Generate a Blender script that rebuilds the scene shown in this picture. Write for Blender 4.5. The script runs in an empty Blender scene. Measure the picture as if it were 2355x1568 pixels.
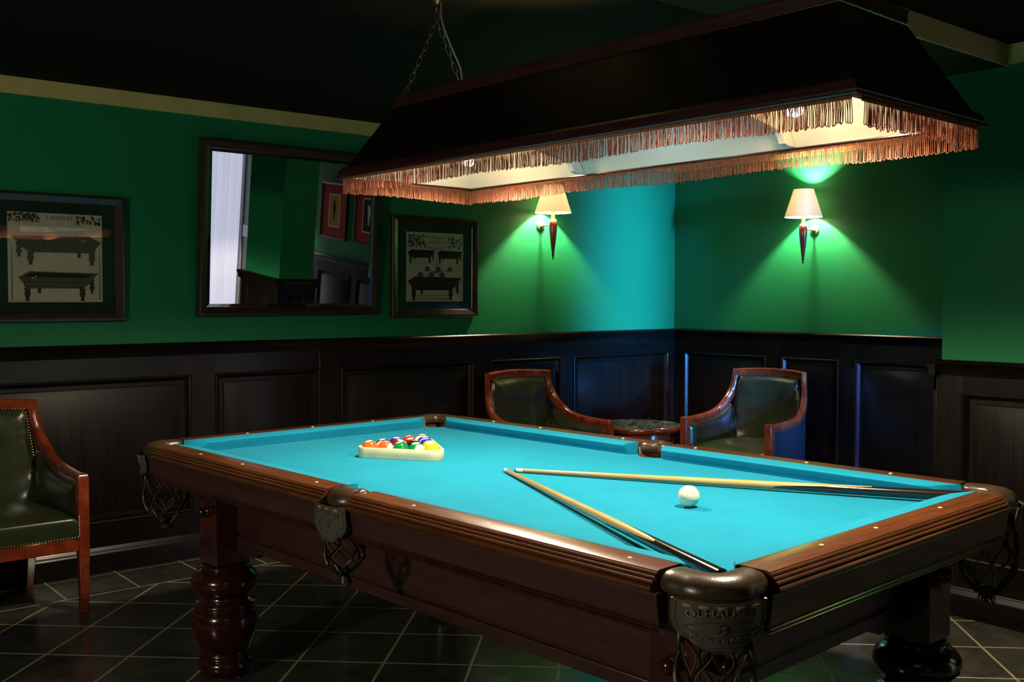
import bpy, bmesh, math, random
from mathutils import Vector, Matrix, Euler
random.seed(7)
PI = math.pi
sc = bpy.context.scene
COL = sc.collection

# ------------------------------------------------------------------ camera, world, exposure
PHI = math.radians(50.335)
cam = bpy.data.cameras.new('camera')
cam.lens = 2346.0 / 2355.0 * 36.0
cam.sensor_width = 36.0
cam.sensor_fit = 'HORIZONTAL'
cam.clip_start = 0.05
camo = bpy.data.objects.new('camera', cam)
COL.objects.link(camo)
camo.location = (0, 0, 1.306)
camo.rotation_euler = (math.radians(90 - 2.353), 0, PHI - PI / 2)
sc.camera = camo

w = bpy.data.worlds.new('world')
sc.world = w
w.use_nodes = True
w.node_tree.nodes['Background'].inputs[0].default_value = (0.25, 0.4, 0.8, 1)
w.node_tree.nodes['Background'].inputs[1].default_value = 0.05
sc.view_settings.view_transform = 'Standard'
sc.view_settings.look = 'None'
sc.view_settings.gamma = 1.0
sc.view_settings.use_curve_mapping = False
sc.view_settings.exposure = 0.45
try:
    cy = sc.cycles
    cy.use_denoising = True
    cy.max_bounces = 7
    cy.diffuse_bounces = 4
    cy.glossy_bounces = 4
    cy.transmission_bounces = 4
    cy.transparent_max_bounces = 8
    cy.sample_clamp_indirect = 4.0
    cy.caustics_reflective = False
    cy.caustics_refractive = False
    cy.blur_glossy = 0.5
except Exception:
    pass


def light(name, kind, loc, energy, color, size=0.03, size_y=None, aim=None, spread=None, parent=None):
    l = bpy.data.lights.new(name, kind)
    l.energy = energy
    l.color = color
    if kind == 'AREA':
        l.shape = 'RECTANGLE'
        l.size = size
        l.size_y = size_y or size
        if spread:
            l.spread = spread
    elif kind in ('POINT', 'SPOT'):
        l.shadow_soft_size = size
    o = bpy.data.objects.new(name, l)
    COL.objects.link(o)
    o.location = loc
    if aim is not None:
        d = Vector(aim) - Vector(loc)
        o.rotation_euler = d.to_track_quat('-Z', 'Y').to_euler()
    if parent:
        o.parent = parent
    return o


# cool daylight entering through the window in the wall behind the camera's right
light('window_daylight', 'AREA', (4.62, -1.42, 1.45), 15, (0.05, 0.36, 1.0), 0.22, 1.7, aim=(5.24, 5.0, 1.45), spread=math.radians(12))
wd2 = light('window_daylight_low', 'SPOT', (4.66, -1.42, 1.90), 1900, (0.10, 0.22, 1.0), 0.10, aim=(5.55, 3.5, 0.45))
wd2.data.spot_size = math.radians(15)
wd2.data.spot_blend = 0.4
# warm fill light added out of view, left of the camera
light('room_fill_light', 'POINT', (-1.32, 2.0, 1.50), 64.0, (1.0, 0.86, 0.70), 0.14)
light('ceiling_fill_light', 'AREA', (0.3, 0.2, 2.27), 0.8, (0.80, 0.84, 1.0), 1.0, 1.0, aim=(0.9, 1.4, 0.0))  # added weak cool fill under the ceiling, not a fixture of the room


# ------------------------------------------------------------------ node helpers
def new_mat(name):
    m = bpy.data.materials.new(name)
    m.use_nodes = True
    nt = m.node_tree
    b = nt.nodes['Principled BSDF']
    return m, nt, b


class NT:
    def __init__(self, nt):
        self.nt = nt

    def n(self, t, **kw):
        x = self.nt.nodes.new(t)
        for k, v in kw.items():
            setattr(x, k, v)
        return x

    def L(self, a, b):
        self.nt.links.new(a, b)

    def sock(self, s, v):
        if hasattr(v, 'is_linked') or isinstance(v, bpy.types.NodeSocket):
            self.L(v, s)
        else:
            s.default_value = v

    def m(self, op, a, b=0.0, c=0.0):
        x = self.n('ShaderNodeMath', operation=op)
        self.sock(x.inputs[0], a)
        self.sock(x.inputs[1], b)
        self.sock(x.inputs[2], c)
        return x.outputs[0]

    def mix(self, f, a, b):
        x = self.n('ShaderNodeMix', data_type='RGBA')
        self.sock(x.inputs[0], f)
        for i, v in ((6, a), (7, b)):
            if isinstance(v, tuple):
                x.inputs[i].default_value = (v[0], v[1], v[2], 1)
            else:
                self.L(v, x.inputs[i])
        return x.outputs[2]

    def coords(self, kind='Object', scale=(1, 1, 1), rot=(0, 0, 0)):
        t = self.n('ShaderNodeTexCoord')
        mp = self.n('ShaderNodeMapping')
        mp.inputs['Scale'].default_value = scale
        mp.inputs['Rotation'].default_value = rot
        self.L(t.outputs[kind], mp.inputs['Vector'])
        return mp.outputs[0]

    def noise(self, vec, scale, detail=3.0, rough=0.5, dist=0.0):
        x = self.n('ShaderNodeTexNoise')
        self.L(vec, x.inputs['Vector'])
        x.inputs['Scale'].default_value = scale
        x.inputs['Detail'].default_value = detail
        x.inputs['Roughness'].default_value = rough
        x.inputs['Distortion'].default_value = dist
        return x.outputs[0]

    def ramp(self, v, stops):
        x = self.n('ShaderNodeValToRGB')
        self.L(v, x.inputs[0])
        e = x.color_ramp.elements
        while len(e) < len(stops):
            e.new(0.5)
        for i, (p, c) in enumerate(stops):
            e[i].position = p
            e[i].color = (c[0], c[1], c[2], 1)
        return x.outputs[0]

    def bump(self, h, strength, dist=0.01):
        x = self.n('ShaderNodeBump')
        x.inputs['Strength'].default_value = strength
        x.inputs['Distance'].default_value = dist
        self.L(h, x.inputs['Height'])
        return x.outputs[0]


def plain(name, col, rough=0.5, metal=0.0, coat=0.0, spec=0.5, var=0.0, scale=20.0, bump=0.0):
    m, nt, b = new_mat(name)
    N = NT(nt)
    b.inputs['Roughness'].default_value = rough
    b.inputs['Metallic'].default_value = metal
    b.inputs['Coat Weight'].default_value = coat
    b.inputs['Coat Roughness'].default_value = 0.12
    b.inputs['Specular IOR Level'].default_value = spec
    v = N.noise(N.coords('Object'), scale, 3)
    lo = tuple(c * (1 - var) for c in col)
    hi = tuple(min(1, c * (1 + var)) for c in col)
    N.L(N.ramp(v, [(0.3, lo), (0.7, hi)]), b.inputs['Base Color'])
    if bump:
        N.L(N.bump(v, bump, 0.005), b.inputs['Normal'])
    return m


def wood(name, dark, light_, rough=0.3, grain=(30, 1.2, 30), coat=0.3, spec=0.5, bump=0.03, rot=(0, 0, 0)):
    """long axis of the grain is the object's y when grain[1] is the small scale"""
    m, nt, b = new_mat(name)
    N = NT(nt)
    c = N.coords('Object', grain, rot)
    a = N.noise(c, 1.0, 6, 0.6, 0.4)
    f = N.noise(c, 5.0, 3, 0.7, 0.0)
    v = N.m('ADD', N.m('MULTIPLY', a, 0.7), N.m('MULTIPLY', f, 0.3))
    N.L(N.ramp(v, [(0.33, dark), (0.68, light_)]), b.inputs['Base Color'])
    b.inputs['Coat Weight'].default_value = coat
    b.inputs['Coat Roughness'].default_value = 0.15
    b.inputs['Specular IOR Level'].default_value = spec
    N.L(N.m('ADD', N.m('MULTIPLY', f, 0.15), rough - 0.07), b.inputs['Roughness'])
    N.L(N.bump(f, bump, 0.003), b.inputs['Normal'])
    return m


def green_wall_mat():
    m, nt, b = new_mat('green_wall_paint')
    N = NT(nt)
    v = N.noise(N.coords('Object'), 3.0, 4)
    N.L(N.ramp(v, [(0.3, (0.010, 0.182, 0.066)), (0.7, (0.013, 0.204, 0.074))]), b.inputs['Base Color'])
    b.inputs['Roughness'].default_value = 0.45
    b.inputs['Specular IOR Level'].default_value = 0.22
    f = N.noise(N.coords('Object'), 120.0, 2)
    N.L(N.bump(f, 0.05, 0.002), b.inputs['Normal'])
    return m


def floor_mat():
    m, nt, b = new_mat('black_slate_tiles')
    N = NT(nt)
    g = N.n('ShaderNodeNewGeometry')
    s = N.n('ShaderNodeSeparateXYZ')
    N.L(g.outputs['Position'], s.inputs[0])
    x, y = s.outputs[0], s.outputs[1]
    T = 0.4445
    hw = 0.0105

    def line(v, period, halfwidth):
        fr = N.m('PINGPONG', v, period / 2)
        return N.m('LESS_THAN', fr, halfwidth)
    a = N.m('ADD', N.m('SUBTRACT', x, y), 3.346)
    bb = N.m('ADD', N.m('ADD', N.m('MULTIPLY', x, 0.955), y), -5.832)
    la = line(a, T, hw * 0.62)
    lb = line(bb, T, hw * 0.62)
    diag = N.m('MAXIMUM', la, lb)
    # straight border course beside the two panelled walls
    by = N.m('GREATER_THAN', y, 4.61)
    bx = N.m('GREATER_THAN', x, 5.30)
    bl1 = N.m('MAXIMUM', line(N.m('SUBTRACT', x, 1.31), 0.315, 0.0045), line(N.m('SUBTRACT', y, 4.61), 0.312, 0.0045))
    bl2 = N.m('MAXIMUM', line(N.m('SUBTRACT', y, 4.61), 0.315, 0.0045), line(N.m('SUBTRACT', x, 5.30), 0.312, 0.0045))
    mask = N.mix(by, diag, bl1)
    mask = N.mix(bx, mask, bl2)
    edge = N.m('LESS_THAN', N.m('ABSOLUTE', N.m('SUBTRACT', y, 4.61)), 0.005)
    mask = N.m('MAXIMUM', mask, edge)
    # tone differs from tile to tile
    cell = N.n('ShaderNodeCombineXYZ')
    N.L(N.m('FLOOR', N.m('DIVIDE', a, T)), cell.inputs[0])
    N.L(N.m('FLOOR', N.m('DIVIDE', bb, T)), cell.inputs[1])
    wn = N.n('ShaderNodeTexWhiteNoise', noise_dimensions='2D')
    N.L(cell.outputs[0], wn.inputs['Vector'])
    c = N.coords('Object')
    n1 = N.noise(c, 9.0, 6, 0.65)
    n2 = N.noise(c, 60.0, 4, 0.6)
    tile = N.ramp(n1, [(0.3, (0.024, 0.022, 0.018)), (0.75, (0.095, 0.087, 0.068))])
    tile = N.mix(N.m('MULTIPLY', wn.outputs[0], 0.4), tile, (0.065, 0.061, 0.050))
    grout = N.ramp(n2, [(0.3, (0.34, 0.30, 0.17)), (0.7, (0.52, 0.46, 0.28))])
    N.L(N.mix(mask, tile, grout), b.inputs['Base Color'])
    r = N.m('ADD', N.m('MULTIPLY', n1, 0.20), 0.08)
    N.L(N.m('ADD', r, N.m('MULTIPLY', mask, 0.35)), b.inputs['Roughness'])
    h = N.m('SUBTRACT', N.m('MULTIPLY', n1, 0.5), N.m('MULTIPLY', mask, 0.8))
    N.L(N.bump(h, 0.25, 0.004), b.inputs['Normal'])
    return m


def cloth_mat():
    m, nt, b = new_mat('turquoise_billiard_cloth')
    N = NT(nt)
    c = N.coords('Object', (1, 1, 1))
    n1 = N.noise(N.coords('Object', (60, 240, 60)), 1.0, 4, 0.7)
    n2 = N.noise(c, 6.0, 4, 0.6)
    v = N.m('ADD', N.m('MULTIPLY', n1, 0.55), N.m('MULTIPLY', n2, 0.45))
    base = N.ramp(v, [(0.35, (0.005, 0.218, 0.360)), (0.65, (0.010, 0.265, 0.415))])
    fl = N.noise(N.coords('Object', (70, 260, 70), (0, 0, 0.9)), 1.0, 2, 0.5)
    spk = N.ramp(fl, [(0.70, (0, 0, 0)), (0.78, (1, 1, 1))])
    N.L(N.mix(N.m('MULTIPLY', spk, 0.35), base, (0.16, 0.60, 0.68)), b.inputs['Base Color'])
    b.inputs['Roughness'].default_value = 0.95
    b.inputs['Specular IOR Level'].default_value = 0.1
    b.inputs['Sheen Weight'].default_value = 0.15
    b.inputs['Sheen Tint'].default_value = (0.3, 0.85, 1, 1)
    b.inputs['Sheen Roughness'].default_value = 0.4
    N.L(N.bump(n1, 0.12, 0.002), b.inputs['Normal'])
    return m


def leather(name, col, rough=0.33, bump=0.12, scale=260):
    m, nt, b = new_mat(name)
    N = NT(nt)
    v = N.n('ShaderNodeTexVoronoi')
    N.L(N.coords('Object'), v.inputs['Vector'])
    v.inputs['Scale'].default_value = scale
    n = N.noise(N.coords('Object'), 8, 4)
    N.L(N.ramp(n, [(0.3, tuple(k * 0.75 for k in col)), (0.7, tuple(k * 1.2 for k in col))]), b.inputs['Base Color'])
    b.inputs['Roughness'].default_value = rough
    b.inputs['Specular IOR Level'].default_value = 0.6
    N.L(N.bump(v.outputs[0], bump, 0.001), b.inputs['Normal'])
    return m


def marble_mat():
    m, nt, b = new_mat('green_marble')
    N = NT(nt)
    a = N.noise(N.coords('Object'), 7, 8, 0.7, 1.6)
    N.L(N.ramp(a, [(0.40, (0.008, 0.014, 0.011)), (0.495, (0.02, 0.035, 0.027)), (0.515, (0.30, 0.36, 0.31)), (0.535, (0.015, 0.027, 0.02)), (0.8, (0.02, 0.03, 0.025))]), b.inputs['Base Color'])
    b.inputs['Roughness'].default_value = 0.08
    return m


def glass_pane_mat(strength=1.0):
    m, nt, b = new_mat('picture_glass')
    N = NT(nt)
    nt.nodes.remove(b)
    out = nt.nodes['Material Output']
    tr = N.n('ShaderNodeBsdfTransparent')
    gl = N.n('ShaderNodeBsdfGlossy')
    gl.inputs['Roughness'].default_value = 0.012
    lw = N.n('ShaderNodeLayerWeight')
    lw.inputs['Blend'].default_value = 0.5
    fac = N.m('ADD', N.m('MULTIPLY', N.m('POWER', lw.outputs['Facing'], 5.0), 0.80), 0.20)
    mx = N.n('ShaderNodeMixShader')
    N.L(N.m('MULTIPLY', fac, strength), mx.inputs[0])
    N.L(tr.outputs[0], mx.inputs[1])
    N.L(gl.outputs[0], mx.inputs[2])
    N.L(mx.outputs[0], out.inputs[0])
    return m


def translucent(name, col, trans=0.5, var=0.2, scale=200, emit=0.0, ecol=None):
    m, nt, b = new_mat(name)
    N = NT(nt)
    out = nt.nodes['Material Output']
    n = N.noise(N.coords('Object'), scale, 2)
    colr = N.ramp(n, [(0.3, tuple(k * (1 - var) for k in col)), (0.7, tuple(min(1, k * (1 + var)) for k in col))])
    N.L(colr, b.inputs['Base Color'])
    b.inputs['Roughness'].default_value = 0.8
    if emit:
        b.inputs['Emission Color'].default_value = (*ecol, 1)
        b.inputs['Emission Strength'].default_value = emit
    t = N.n('ShaderNodeBsdfTranslucent')
    N.L(colr, t.inputs[0])
    mx = N.n('ShaderNodeMixShader')
    mx.inputs[0].default_value = trans
    N.L(b.outputs[0], mx.inputs[1])
    N.L(t.outputs[0], mx.inputs[2])
    N.L(mx.outputs[0], out.inputs[0])
    return m


def emission(name, col, strength):
    m, nt, b = new_mat(name)
    b.inputs['Base Color'].default_value = (*col, 1)
    b.inputs['Emission Color'].default_value = (*col, 1)
    b.inputs['Emission Strength'].default_value = strength
    return m


def ball_mat(name, col, stripe):
    m, nt, b = new_mat(name)
    N = NT(nt)
    t = N.n('ShaderNodeTexCoord')
    nz = N.n('ShaderNodeVectorMath', operation='NORMALIZE')
    N.L(t.outputs['Object'], nz.inputs[0])
    s = N.n('ShaderNodeSeparateXYZ')
    N.L(nz.outputs[0], s.inputs[0])
    ivory = (0.80, 0.76, 0.58)
    disc = N.m('GREATER_THAN', s.outputs[2], 0.885)
    if stripe:
        pole = N.m('GREATER_THAN', N.m('ABSOLUTE', s.outputs[0]), 0.60)
        c = N.mix(N.m('MAXIMUM', disc, pole), col, ivory)
    else:
        c = N.mix(disc, col, ivory)
    N.L(c, b.inputs['Base Color'])
    b.inputs['Roughness'].default_value = 0.12
    b.inputs['Coat Weight'].default_value = 0.6
    b.inputs['Coat Roughness'].default_value = 0.04
    return m


M = {}
M['wall'] = green_wall_mat()
M['ceiling'] = plain('dark_ceiling_paint', (0.010, 0.0085, 0.006), 0.8, var=0.12, scale=4, spec=0.1)
M['soffit'] = plain('olive_soffit_paint', (0.040, 0.036, 0.020), 0.8, var=0.12, scale=4, spec=0.1)
M['cornice'] = plain('tan_cornice_paint', (0.58, 0.44, 0.16), 0.6, var=0.1, scale=6)
M['wains'] = wood('ebony_wainscot_wood', (0.0022, 0.0013, 0.0011), (0.010, 0.0055, 0.0038), 0.33, (26, 26, 1.6), 0.10, 0.32, 0.05)
M['wains_h'] = wood('ebony_wainscot_wood_horizontal', (0.0022, 0.0013, 0.0011), (0.011, 0.006, 0.0045), 0.30, (1.6, 26, 26), 0.15, 0.35, 0.05)
M['wains_y'] = wood('ebony_wainscot_wood_side', (0.0022, 0.0013, 0.0011), (0.009, 0.005, 0.0035), 0.36, (26, 1.6, 26), 0.0, 0.18, 0.05)
M['floor'] = floor_mat()
M['cloth'] = cloth_mat()
M['rail'] = wood('mahogany_rail', (0.060, 0.015, 0.005), (0.18, 0.054, 0.016), 0.30, (40, 3, 40), 0.35)
M['railx'] = wood('mahogany_rail_short', (0.060, 0.015, 0.005), (0.18, 0.054, 0.016), 0.30, (3, 40, 40), 0.35)
M['cab'] = wood('mahogany_cabinet', (0.034, 0.010, 0.010), (0.074, 0.022, 0.021), 0.36, (26, 2.2, 26), 0.25)
M['cabx'] = wood('mahogany_cabinet_end', (0.034, 0.010, 0.010), (0.074, 0.022, 0.021), 0.36, (2.2, 26, 26), 0.25)
M['leg'] = wood('mahogany_turned_leg', (0.024, 0.0045, 0.0045), (0.060, 0.011, 0.010), 0.16, (18, 18, 3), 0.6)
M['cham'] = plain('brass_coloured_bead', (0.30, 0.24, 0.08), 0.35, 0.2, var=0.15)
M['sight'] = plain('bone_sight', (0.75, 0.68, 0.38), 0.35)
M['pleather'] = leather('brown_pocket_leather', (0.055, 0.030, 0.015), 0.30)
M['sleather'] = leather('black_shield_leather', (0.095, 0.078, 0.068), 0.26, 0.15)
M['letter'] = leather('worn_highlit_lettering', (0.20, 0.165, 0.14), 0.3, 0.1)  # lighter than the shield: wear and highlight on the embossing put into the colour
M['strap'] = leather('pocket_net_leather', (0.028, 0.017, 0.011), 0.42)
M['tanedge'] = plain('tan_leather_edge', (0.38, 0.20, 0.07), 0.7, var=0.2, scale=60)
M['suede'] = plain('brown_suede_liner', (0.17, 0.085, 0.045), 0.9, var=0.3, scale=40)
M['cleather'] = leather('dark_olive_chair_leather', (0.024, 0.031, 0.014), 0.27, 0.05, 180)
M['oleather'] = leather('black_chair_outside_leather', (0.012, 0.012, 0.016), 0.42, 0.05, 180)
M['cwood'] = wood('red_mahogany_chair_wood', (0.10, 0.014, 0.006), (0.28, 0.050, 0.016), 0.18, (14, 14, 14), 0.7)
M['nail'] = plain('antique_brass_nails', (0.34, 0.25, 0.12), 0.3, 1.0)
M['marble'] = marble_mat()
M['brass'] = plain('aged_brass', (0.42, 0.38, 0.24), 0.35, 0.8, var=0.2, scale=40)
M['ivory'] = plain('ivory_metal', (0.62, 0.58, 0.42), 0.4, 0.1)
M['redwood'] = wood('red_lacquer_sconce_body', (0.10, 0.012, 0.006), (0.24, 0.030, 0.010), 0.15, (10, 10, 4), 0.7)
M['tipdark'] = plain('dark_finial', (0.012, 0.006, 0.005), 0.2)
M['shade'] = translucent('cream_fabric_shade', (0.66, 0.60, 0.50), 0.34, 0.04, 60)
M['frame'] = wood('dark_walnut_frame', (0.018, 0.008, 0.005), (0.060, 0.028, 0.016), 0.32, (20, 20, 20), 0.3)
M['mat'] = plain('dark_green_mount_board', (0.012, 0.038, 0.018), 0.85, var=0.1)
M['paper'] = plain('aged_cream_paper', (0.74, 0.66, 0.47), 0.85, var=0.12, scale=8)
M['ink'] = plain('black_brown_ink', (0.016, 0.010, 0.008), 0.8)
M['inkred'] = plain('dark_red_print', (0.085, 0.012, 0.010), 0.8, var=0.3, scale=30)
M['inkgrey'] = plain('grey_brown_print', (0.14, 0.10, 0.085), 0.8, var=0.4, scale=90)
M['inkpale'] = plain('pale_print', (0.75, 0.70, 0.55), 0.8)
M['glass'] = glass_pane_mat(1.0)
M['mirror'] = plain('silvered_mirror', (0.88, 0.90, 0.90), 0.0, 1.0)
M['hood'] = wood('dark_hood_wood', (0.0025, 0.0014, 0.0018), (0.009, 0.005, 0.0052), 0.30, (40, 2.0, 40), 0.15, 0.35, 0.3)
M['hoodtrim'] = wood('hood_trim_wood', (0.018, 0.005, 0.0055), (0.045, 0.013, 0.012), 0.26, (30, 2.0, 30), 0.4)
M['lining'] = plain('cream_white_lining', (0.74, 0.72, 0.64), 0.65, var=0.03, scale=5)
M['fringe'] = translucent('rose_bullion_fringe', (0.46, 0.16, 0.095), 0.32, 0.5, 320)
M['chain'] = plain('bronze_chain', (0.22, 0.17, 0.10), 0.35, 0.9)
M['cord'] = plain('grey_green_cord', (0.10, 0.12, 0.10), 0.5)
M['bulb'] = emission('lit_compact_tube', (1.0, 0.93, 0.80), 14.0)
M['cueash'] = wood('ash_cue_shaft', (0.26, 0.13, 0.035), (0.62, 0.40, 0.15), 0.3, (60, 1.5, 60), 0.4)
M['cueblack'] = plain('ebony_cue_butt', (0.012, 0.010, 0.009), 0.16, coat=0.6)
M['ferrule'] = plain('white_ferrule', (0.75, 0.75, 0.70), 0.35)
M['tip'] = plain('blue_leather_tip', (0.05, 0.22, 0.26), 0.9)
M['rack'] = plain('cream_plastic_rack', (0.74, 0.68, 0.42), 0.38, var=0.05)
M['cueball'] = plain('ivory_cue_ball', (0.82, 0.78, 0.60), 0.14, coat=0.5)
M['black'] = plain('black_number_ink', (0.01, 0.01, 0.01), 0.5)
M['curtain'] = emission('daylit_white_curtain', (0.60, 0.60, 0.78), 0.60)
M['grey'] = plain('grey_door_paint', (0.16, 0.20, 0.18), 0.6)
M['greyrail'] = plain('pale_grey_door_rail', (0.50, 0.52, 0.55), 0.5)
M['redmat'] = plain('red_mount_board', (0.42, 0.035, 0.025), 0.8, var=0.1)
M['orange'] = plain('orange_print', (0.55, 0.24, 0.03), 0.8, var=0.1)


# ------------------------------------------------------------------ mesh builder
class MB:
    def __init__(self):
        self.v = []
        self.f = []
        self.mi = []
        self.cur = 0

    def add(self, verts, faces, mi=None):
        o = len(self.v)
        self.v += [tuple(p) for p in verts]
        self.f += [tuple(i + o for i in f) for f in faces]
        self.mi += [self.cur if mi is None else mi] * len(faces)
        return self

    def box(self, a, b, mi=None):
        x0, y0, z0 = a
        x1, y1, z1 = b
        return self.add([(x0, y0, z0), (x1, y0, z0), (x1, y1, z0), (x0, y1, z0), (x0, y0, z1), (x1, y0, z1), (x1, y1, z1), (x0, y1, z1)],
                        [(0, 3, 2, 1), (4, 5, 6, 7), (0, 1, 5, 4), (1, 2, 6, 5), (2, 3, 7, 6), (3, 0, 4, 7)], mi)

    def loft(self, rings, cap=True, closed=True, mi=None):
        """rings: list of equal-length point lists"""
        n = len(rings[0])
        vs = [p for r in rings for p in r]
        fs = []
        for i in range(len(rings) - 1):
            for j in range(n if closed else n - 1):
                k = (j + 1) % n
                fs.append((i * n + j, i * n + k, (i + 1) * n + k, (i + 1) * n + j))
        if cap and closed:
            fs.append(tuple(reversed(range(n))))
            fs.append(tuple(range((len(rings) - 1) * n, len(rings) * n)))
        return self.add(vs, fs, mi)

    def lathe(self, prof, c=(0, 0, 0), seg=32, axis='z', mi=None, cap=True):
        rings = []
        for r, h in prof:
            ring = []
            for k in range(seg):
                t = 2 * PI * k / seg
                a, b = r * math.cos(t), r * math.sin(t)
                if axis == 'z':
                    p = (c[0] + a, c[1] + b, c[2] + h)
                elif axis == 'y':
                    p = (c[0] + a, c[1] + h, c[2] + b)
                else:
                    p = (c[0] + h, c[1] + a, c[2] + b)
                ring.append(p)
            rings.append(ring)
        return self.loft(rings, cap, True, mi)

    def tube(self, path, r, seg=8, closed=False, cap=True, mi=None, flat=None, up=None):
        """flat=(w,h): elliptical section; r may be list"""
        P = [Vector(p) for p in path]
        n = len(P)
        rings = []
        prev = Vector(up) if up else None
        for i in range(n):
            if closed:
                t = (P[(i + 1) % n] - P[i - 1])
            else:
                t = P[min(i + 1, n - 1)] - P[max(i - 1, 0)]
            if t.length < 1e-9:
                t = Vector((0, 0, 1))
            t.normalize()
            if prev is None:
                prev = Vector((0, 0, 1)) if abs(t.z) < 0.9 else Vector((1, 0, 0))
            nn = (prev - t * prev.dot(t))
            if nn.length < 1e-6:
                nn = t.orthogonal()
            nn.normalize()
            if not up:
                prev = nn
            bb = t.cross(nn)
            rr = r[i] if isinstance(r, (list, tuple)) else r
            a, b = (flat if flat else (rr, rr))
            rings.append([P[i] + bb * (a * math.cos(2 * PI * k / seg)) + nn * (b * math.sin(2 * PI * k / seg)) for k in range(seg)])
        if closed:
            rings.append(rings[0])
            return self.loft(rings, False, True, mi)
        return self.loft(rings, cap, True, mi)

    def sweep(self, path, section, up=(0, 0, 1), normals=None, closed=False, cap=True, mi=None):
        """section points (n, u): n along side normal, u along up"""
        P = [Vector(p) for p in path]
        n = len(P)
        rings = []
        for i in range(n):
            t = (P[(i + 1) % n] - P[i - 1]) if closed else (P[min(i + 1, n - 1)] - P[max(i - 1, 0)])
            t.normalize()
            U = Vector(up)
            if normals:
                Nn = Vector(normals[i])
                U = t.cross(Nn).normalized()
                if U.z < 0 and abs(U.z) > 0.05:
                    U = -U
            else:
                Nn = t.cross(U).normalized()
            rings.append([P[i] + Nn * a + U * b for a, b in section])
        if closed:
            rings.append(rings[0])
            return self.loft(rings, False, True, mi)
        return self.loft(rings, cap, True, mi)

    def extrude(self, poly, fn, d0, d1, mi=None):
        """poly 2D points, fn(a, b, d) -> 3D"""
        return self.loft([[fn(a, b, d0) for a, b in poly], [fn(a, b, d1) for a, b in poly]], True, True, mi)

    def grid(self, fn, nu, nv, mi=None, closeu=False):
        vs = [fn(i / nu, j / nv) for i in range(nu + 1) for j in range(nv + 1)]
        fs = []
        for i in range(nu):
            for j in range(nv):
                a = i * (nv + 1) + j
                fs.append((a, a + nv + 1, a + nv + 2, a + 1))
        return self.add(vs, fs, mi)

    def sphere(self, c, r, seg=16, rings=10, mi=None, sz=1.0):
        prof = []
        for i in range(rings + 1):
            t = PI * i / rings
            prof.append((max(1e-5, r * math.sin(t)), -r * math.cos(t) * sz))
        return self.lathe(prof, c, seg, 'z', mi)

    def build(self, name, mats, parent=None, sharp=38, bevel=0.0, fix=True, seg=2):
        me = bpy.data.meshes.new(name)
        me.from_pydata(self.v, [], self.f)
        if not isinstance(mats, (list, tuple)):
            mats = [mats]
        for m in mats:
            me.materials.append(m)
        me.polygons.foreach_set('material_index', self.mi)
        bm = bmesh.new()
        bm.from_mesh(me)
        bmesh.ops.remove_doubles(bm, verts=bm.verts, dist=1e-6)
        if fix:
            bmesh.ops.recalc_face_normals(bm, faces=bm.faces)
        cs = math.radians(sharp)
        for f in bm.faces:
            f.smooth = True
        for e in bm.edges:
            if len(e.link_faces) == 2:
                try:
                    if e.calc_face_angle() > cs:
                        e.smooth = False
                except ValueError:
                    pass
        bm.to_mesh(me)
        bm.free()
        me.update()
        o = bpy.data.objects.new(name, me)
        COL.objects.link(o)
        if parent is not None:
            o.parent = parent
        if bevel:
            b = o.modifiers.new('bevel', 'BEVEL')
            b.width = bevel
            b.segments = seg
            b.limit_method = 'ANGLE'
            b.angle_limit = math.radians(50)
            b.harden_normals = False
        return o


def text_polys(body, size, extrude=0.0, spacing=1.0, shear=0.0):
    cu = bpy.data.curves.new('lettering_curve', 'FONT')
    cu.body = body
    cu.size = size
    cu.extrude = extrude
    cu.align_x = 'CENTER'
    cu.align_y = 'CENTER'
    cu.space_character = spacing
    cu.shear = shear
    cu.resolution_u = 3
    o = bpy.data.objects.new('lettering_curve', cu)
    COL.objects.link(o)
    me = o.to_mesh()
    vs = [tuple(v.co) for v in me.vertices]
    fs = [tuple(p.vertices) for p in me.polygons]
    o.to_mesh_clear()
    bpy.data.objects.remove(o)
    bpy.data.curves.remove(cu)
    return vs, fs


def empty(name, loc=(0, 0, 0), rz=0.0, parent=None):
    o = bpy.data.objects.new(name, None)
    o.empty_display_size = 0.1
    COL.objects.link(o)
    o.location = loc
    o.rotation_euler = (0, 0, rz)
    if parent:
        o.parent = parent
    return o


def tag(o, label=None, cat=None, group=None, kind=None):
    if label:
        o['label'] = label
    if cat:
        o['category'] = cat
    if group:
        o['group'] = group
    if kind:
        o['kind'] = kind
    return o


def copy_tree(o, parent=None):
    c = o.copy()
    COL.objects.link(c)
    c.parent = parent
    for ch in list(o.children):
        copy_tree(ch, c)
    return c


def struct(o, label=None):
    o['kind'] = 'structure'
    if label:
        o['label'] = label
    return o


# ------------------------------------------------------------------ the room
YL, XB, ZC = 5.0, 5.694, 2.305       # left wall plane, back wall plane, ceiling
XR, YF = -1.6, -1.62                 # walls behind the camera
ZR = 1.09                            # top of chair rail
TH = 0.12

fl = MB().box((XR - TH, YF - TH, -0.1), (XB + TH, YL + TH, 0.0)).build('floor', M['floor'])
struct(fl, 'black slate floor tiles laid diagonally with pale grout')
ce = MB().box((XR - TH, YF - TH, ZC), (XB + TH, YL + TH, ZC + 0.1)).build('ceiling', M['ceiling'])
struct(ce, 'very dark ceiling')
wl = MB().box((XR - TH, YL, 0), (XB + TH, YL + TH, ZC)).build('wall_left', M['wall'])
struct(wl, 'long green painted wall with mirror and pictures')
wb = MB().box((XB, YF - TH, 0), (XB + TH, YL, ZC)).build('wall_back', M['wall'])
struct(wb, 'green wall meeting the long wall at the corner')
wr = MB().box((XR - TH, YF - TH, 0), (XR, YL, ZC)).build('wall_right', M['wall'])
struct(wr, 'green wall behind the photographer')
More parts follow.
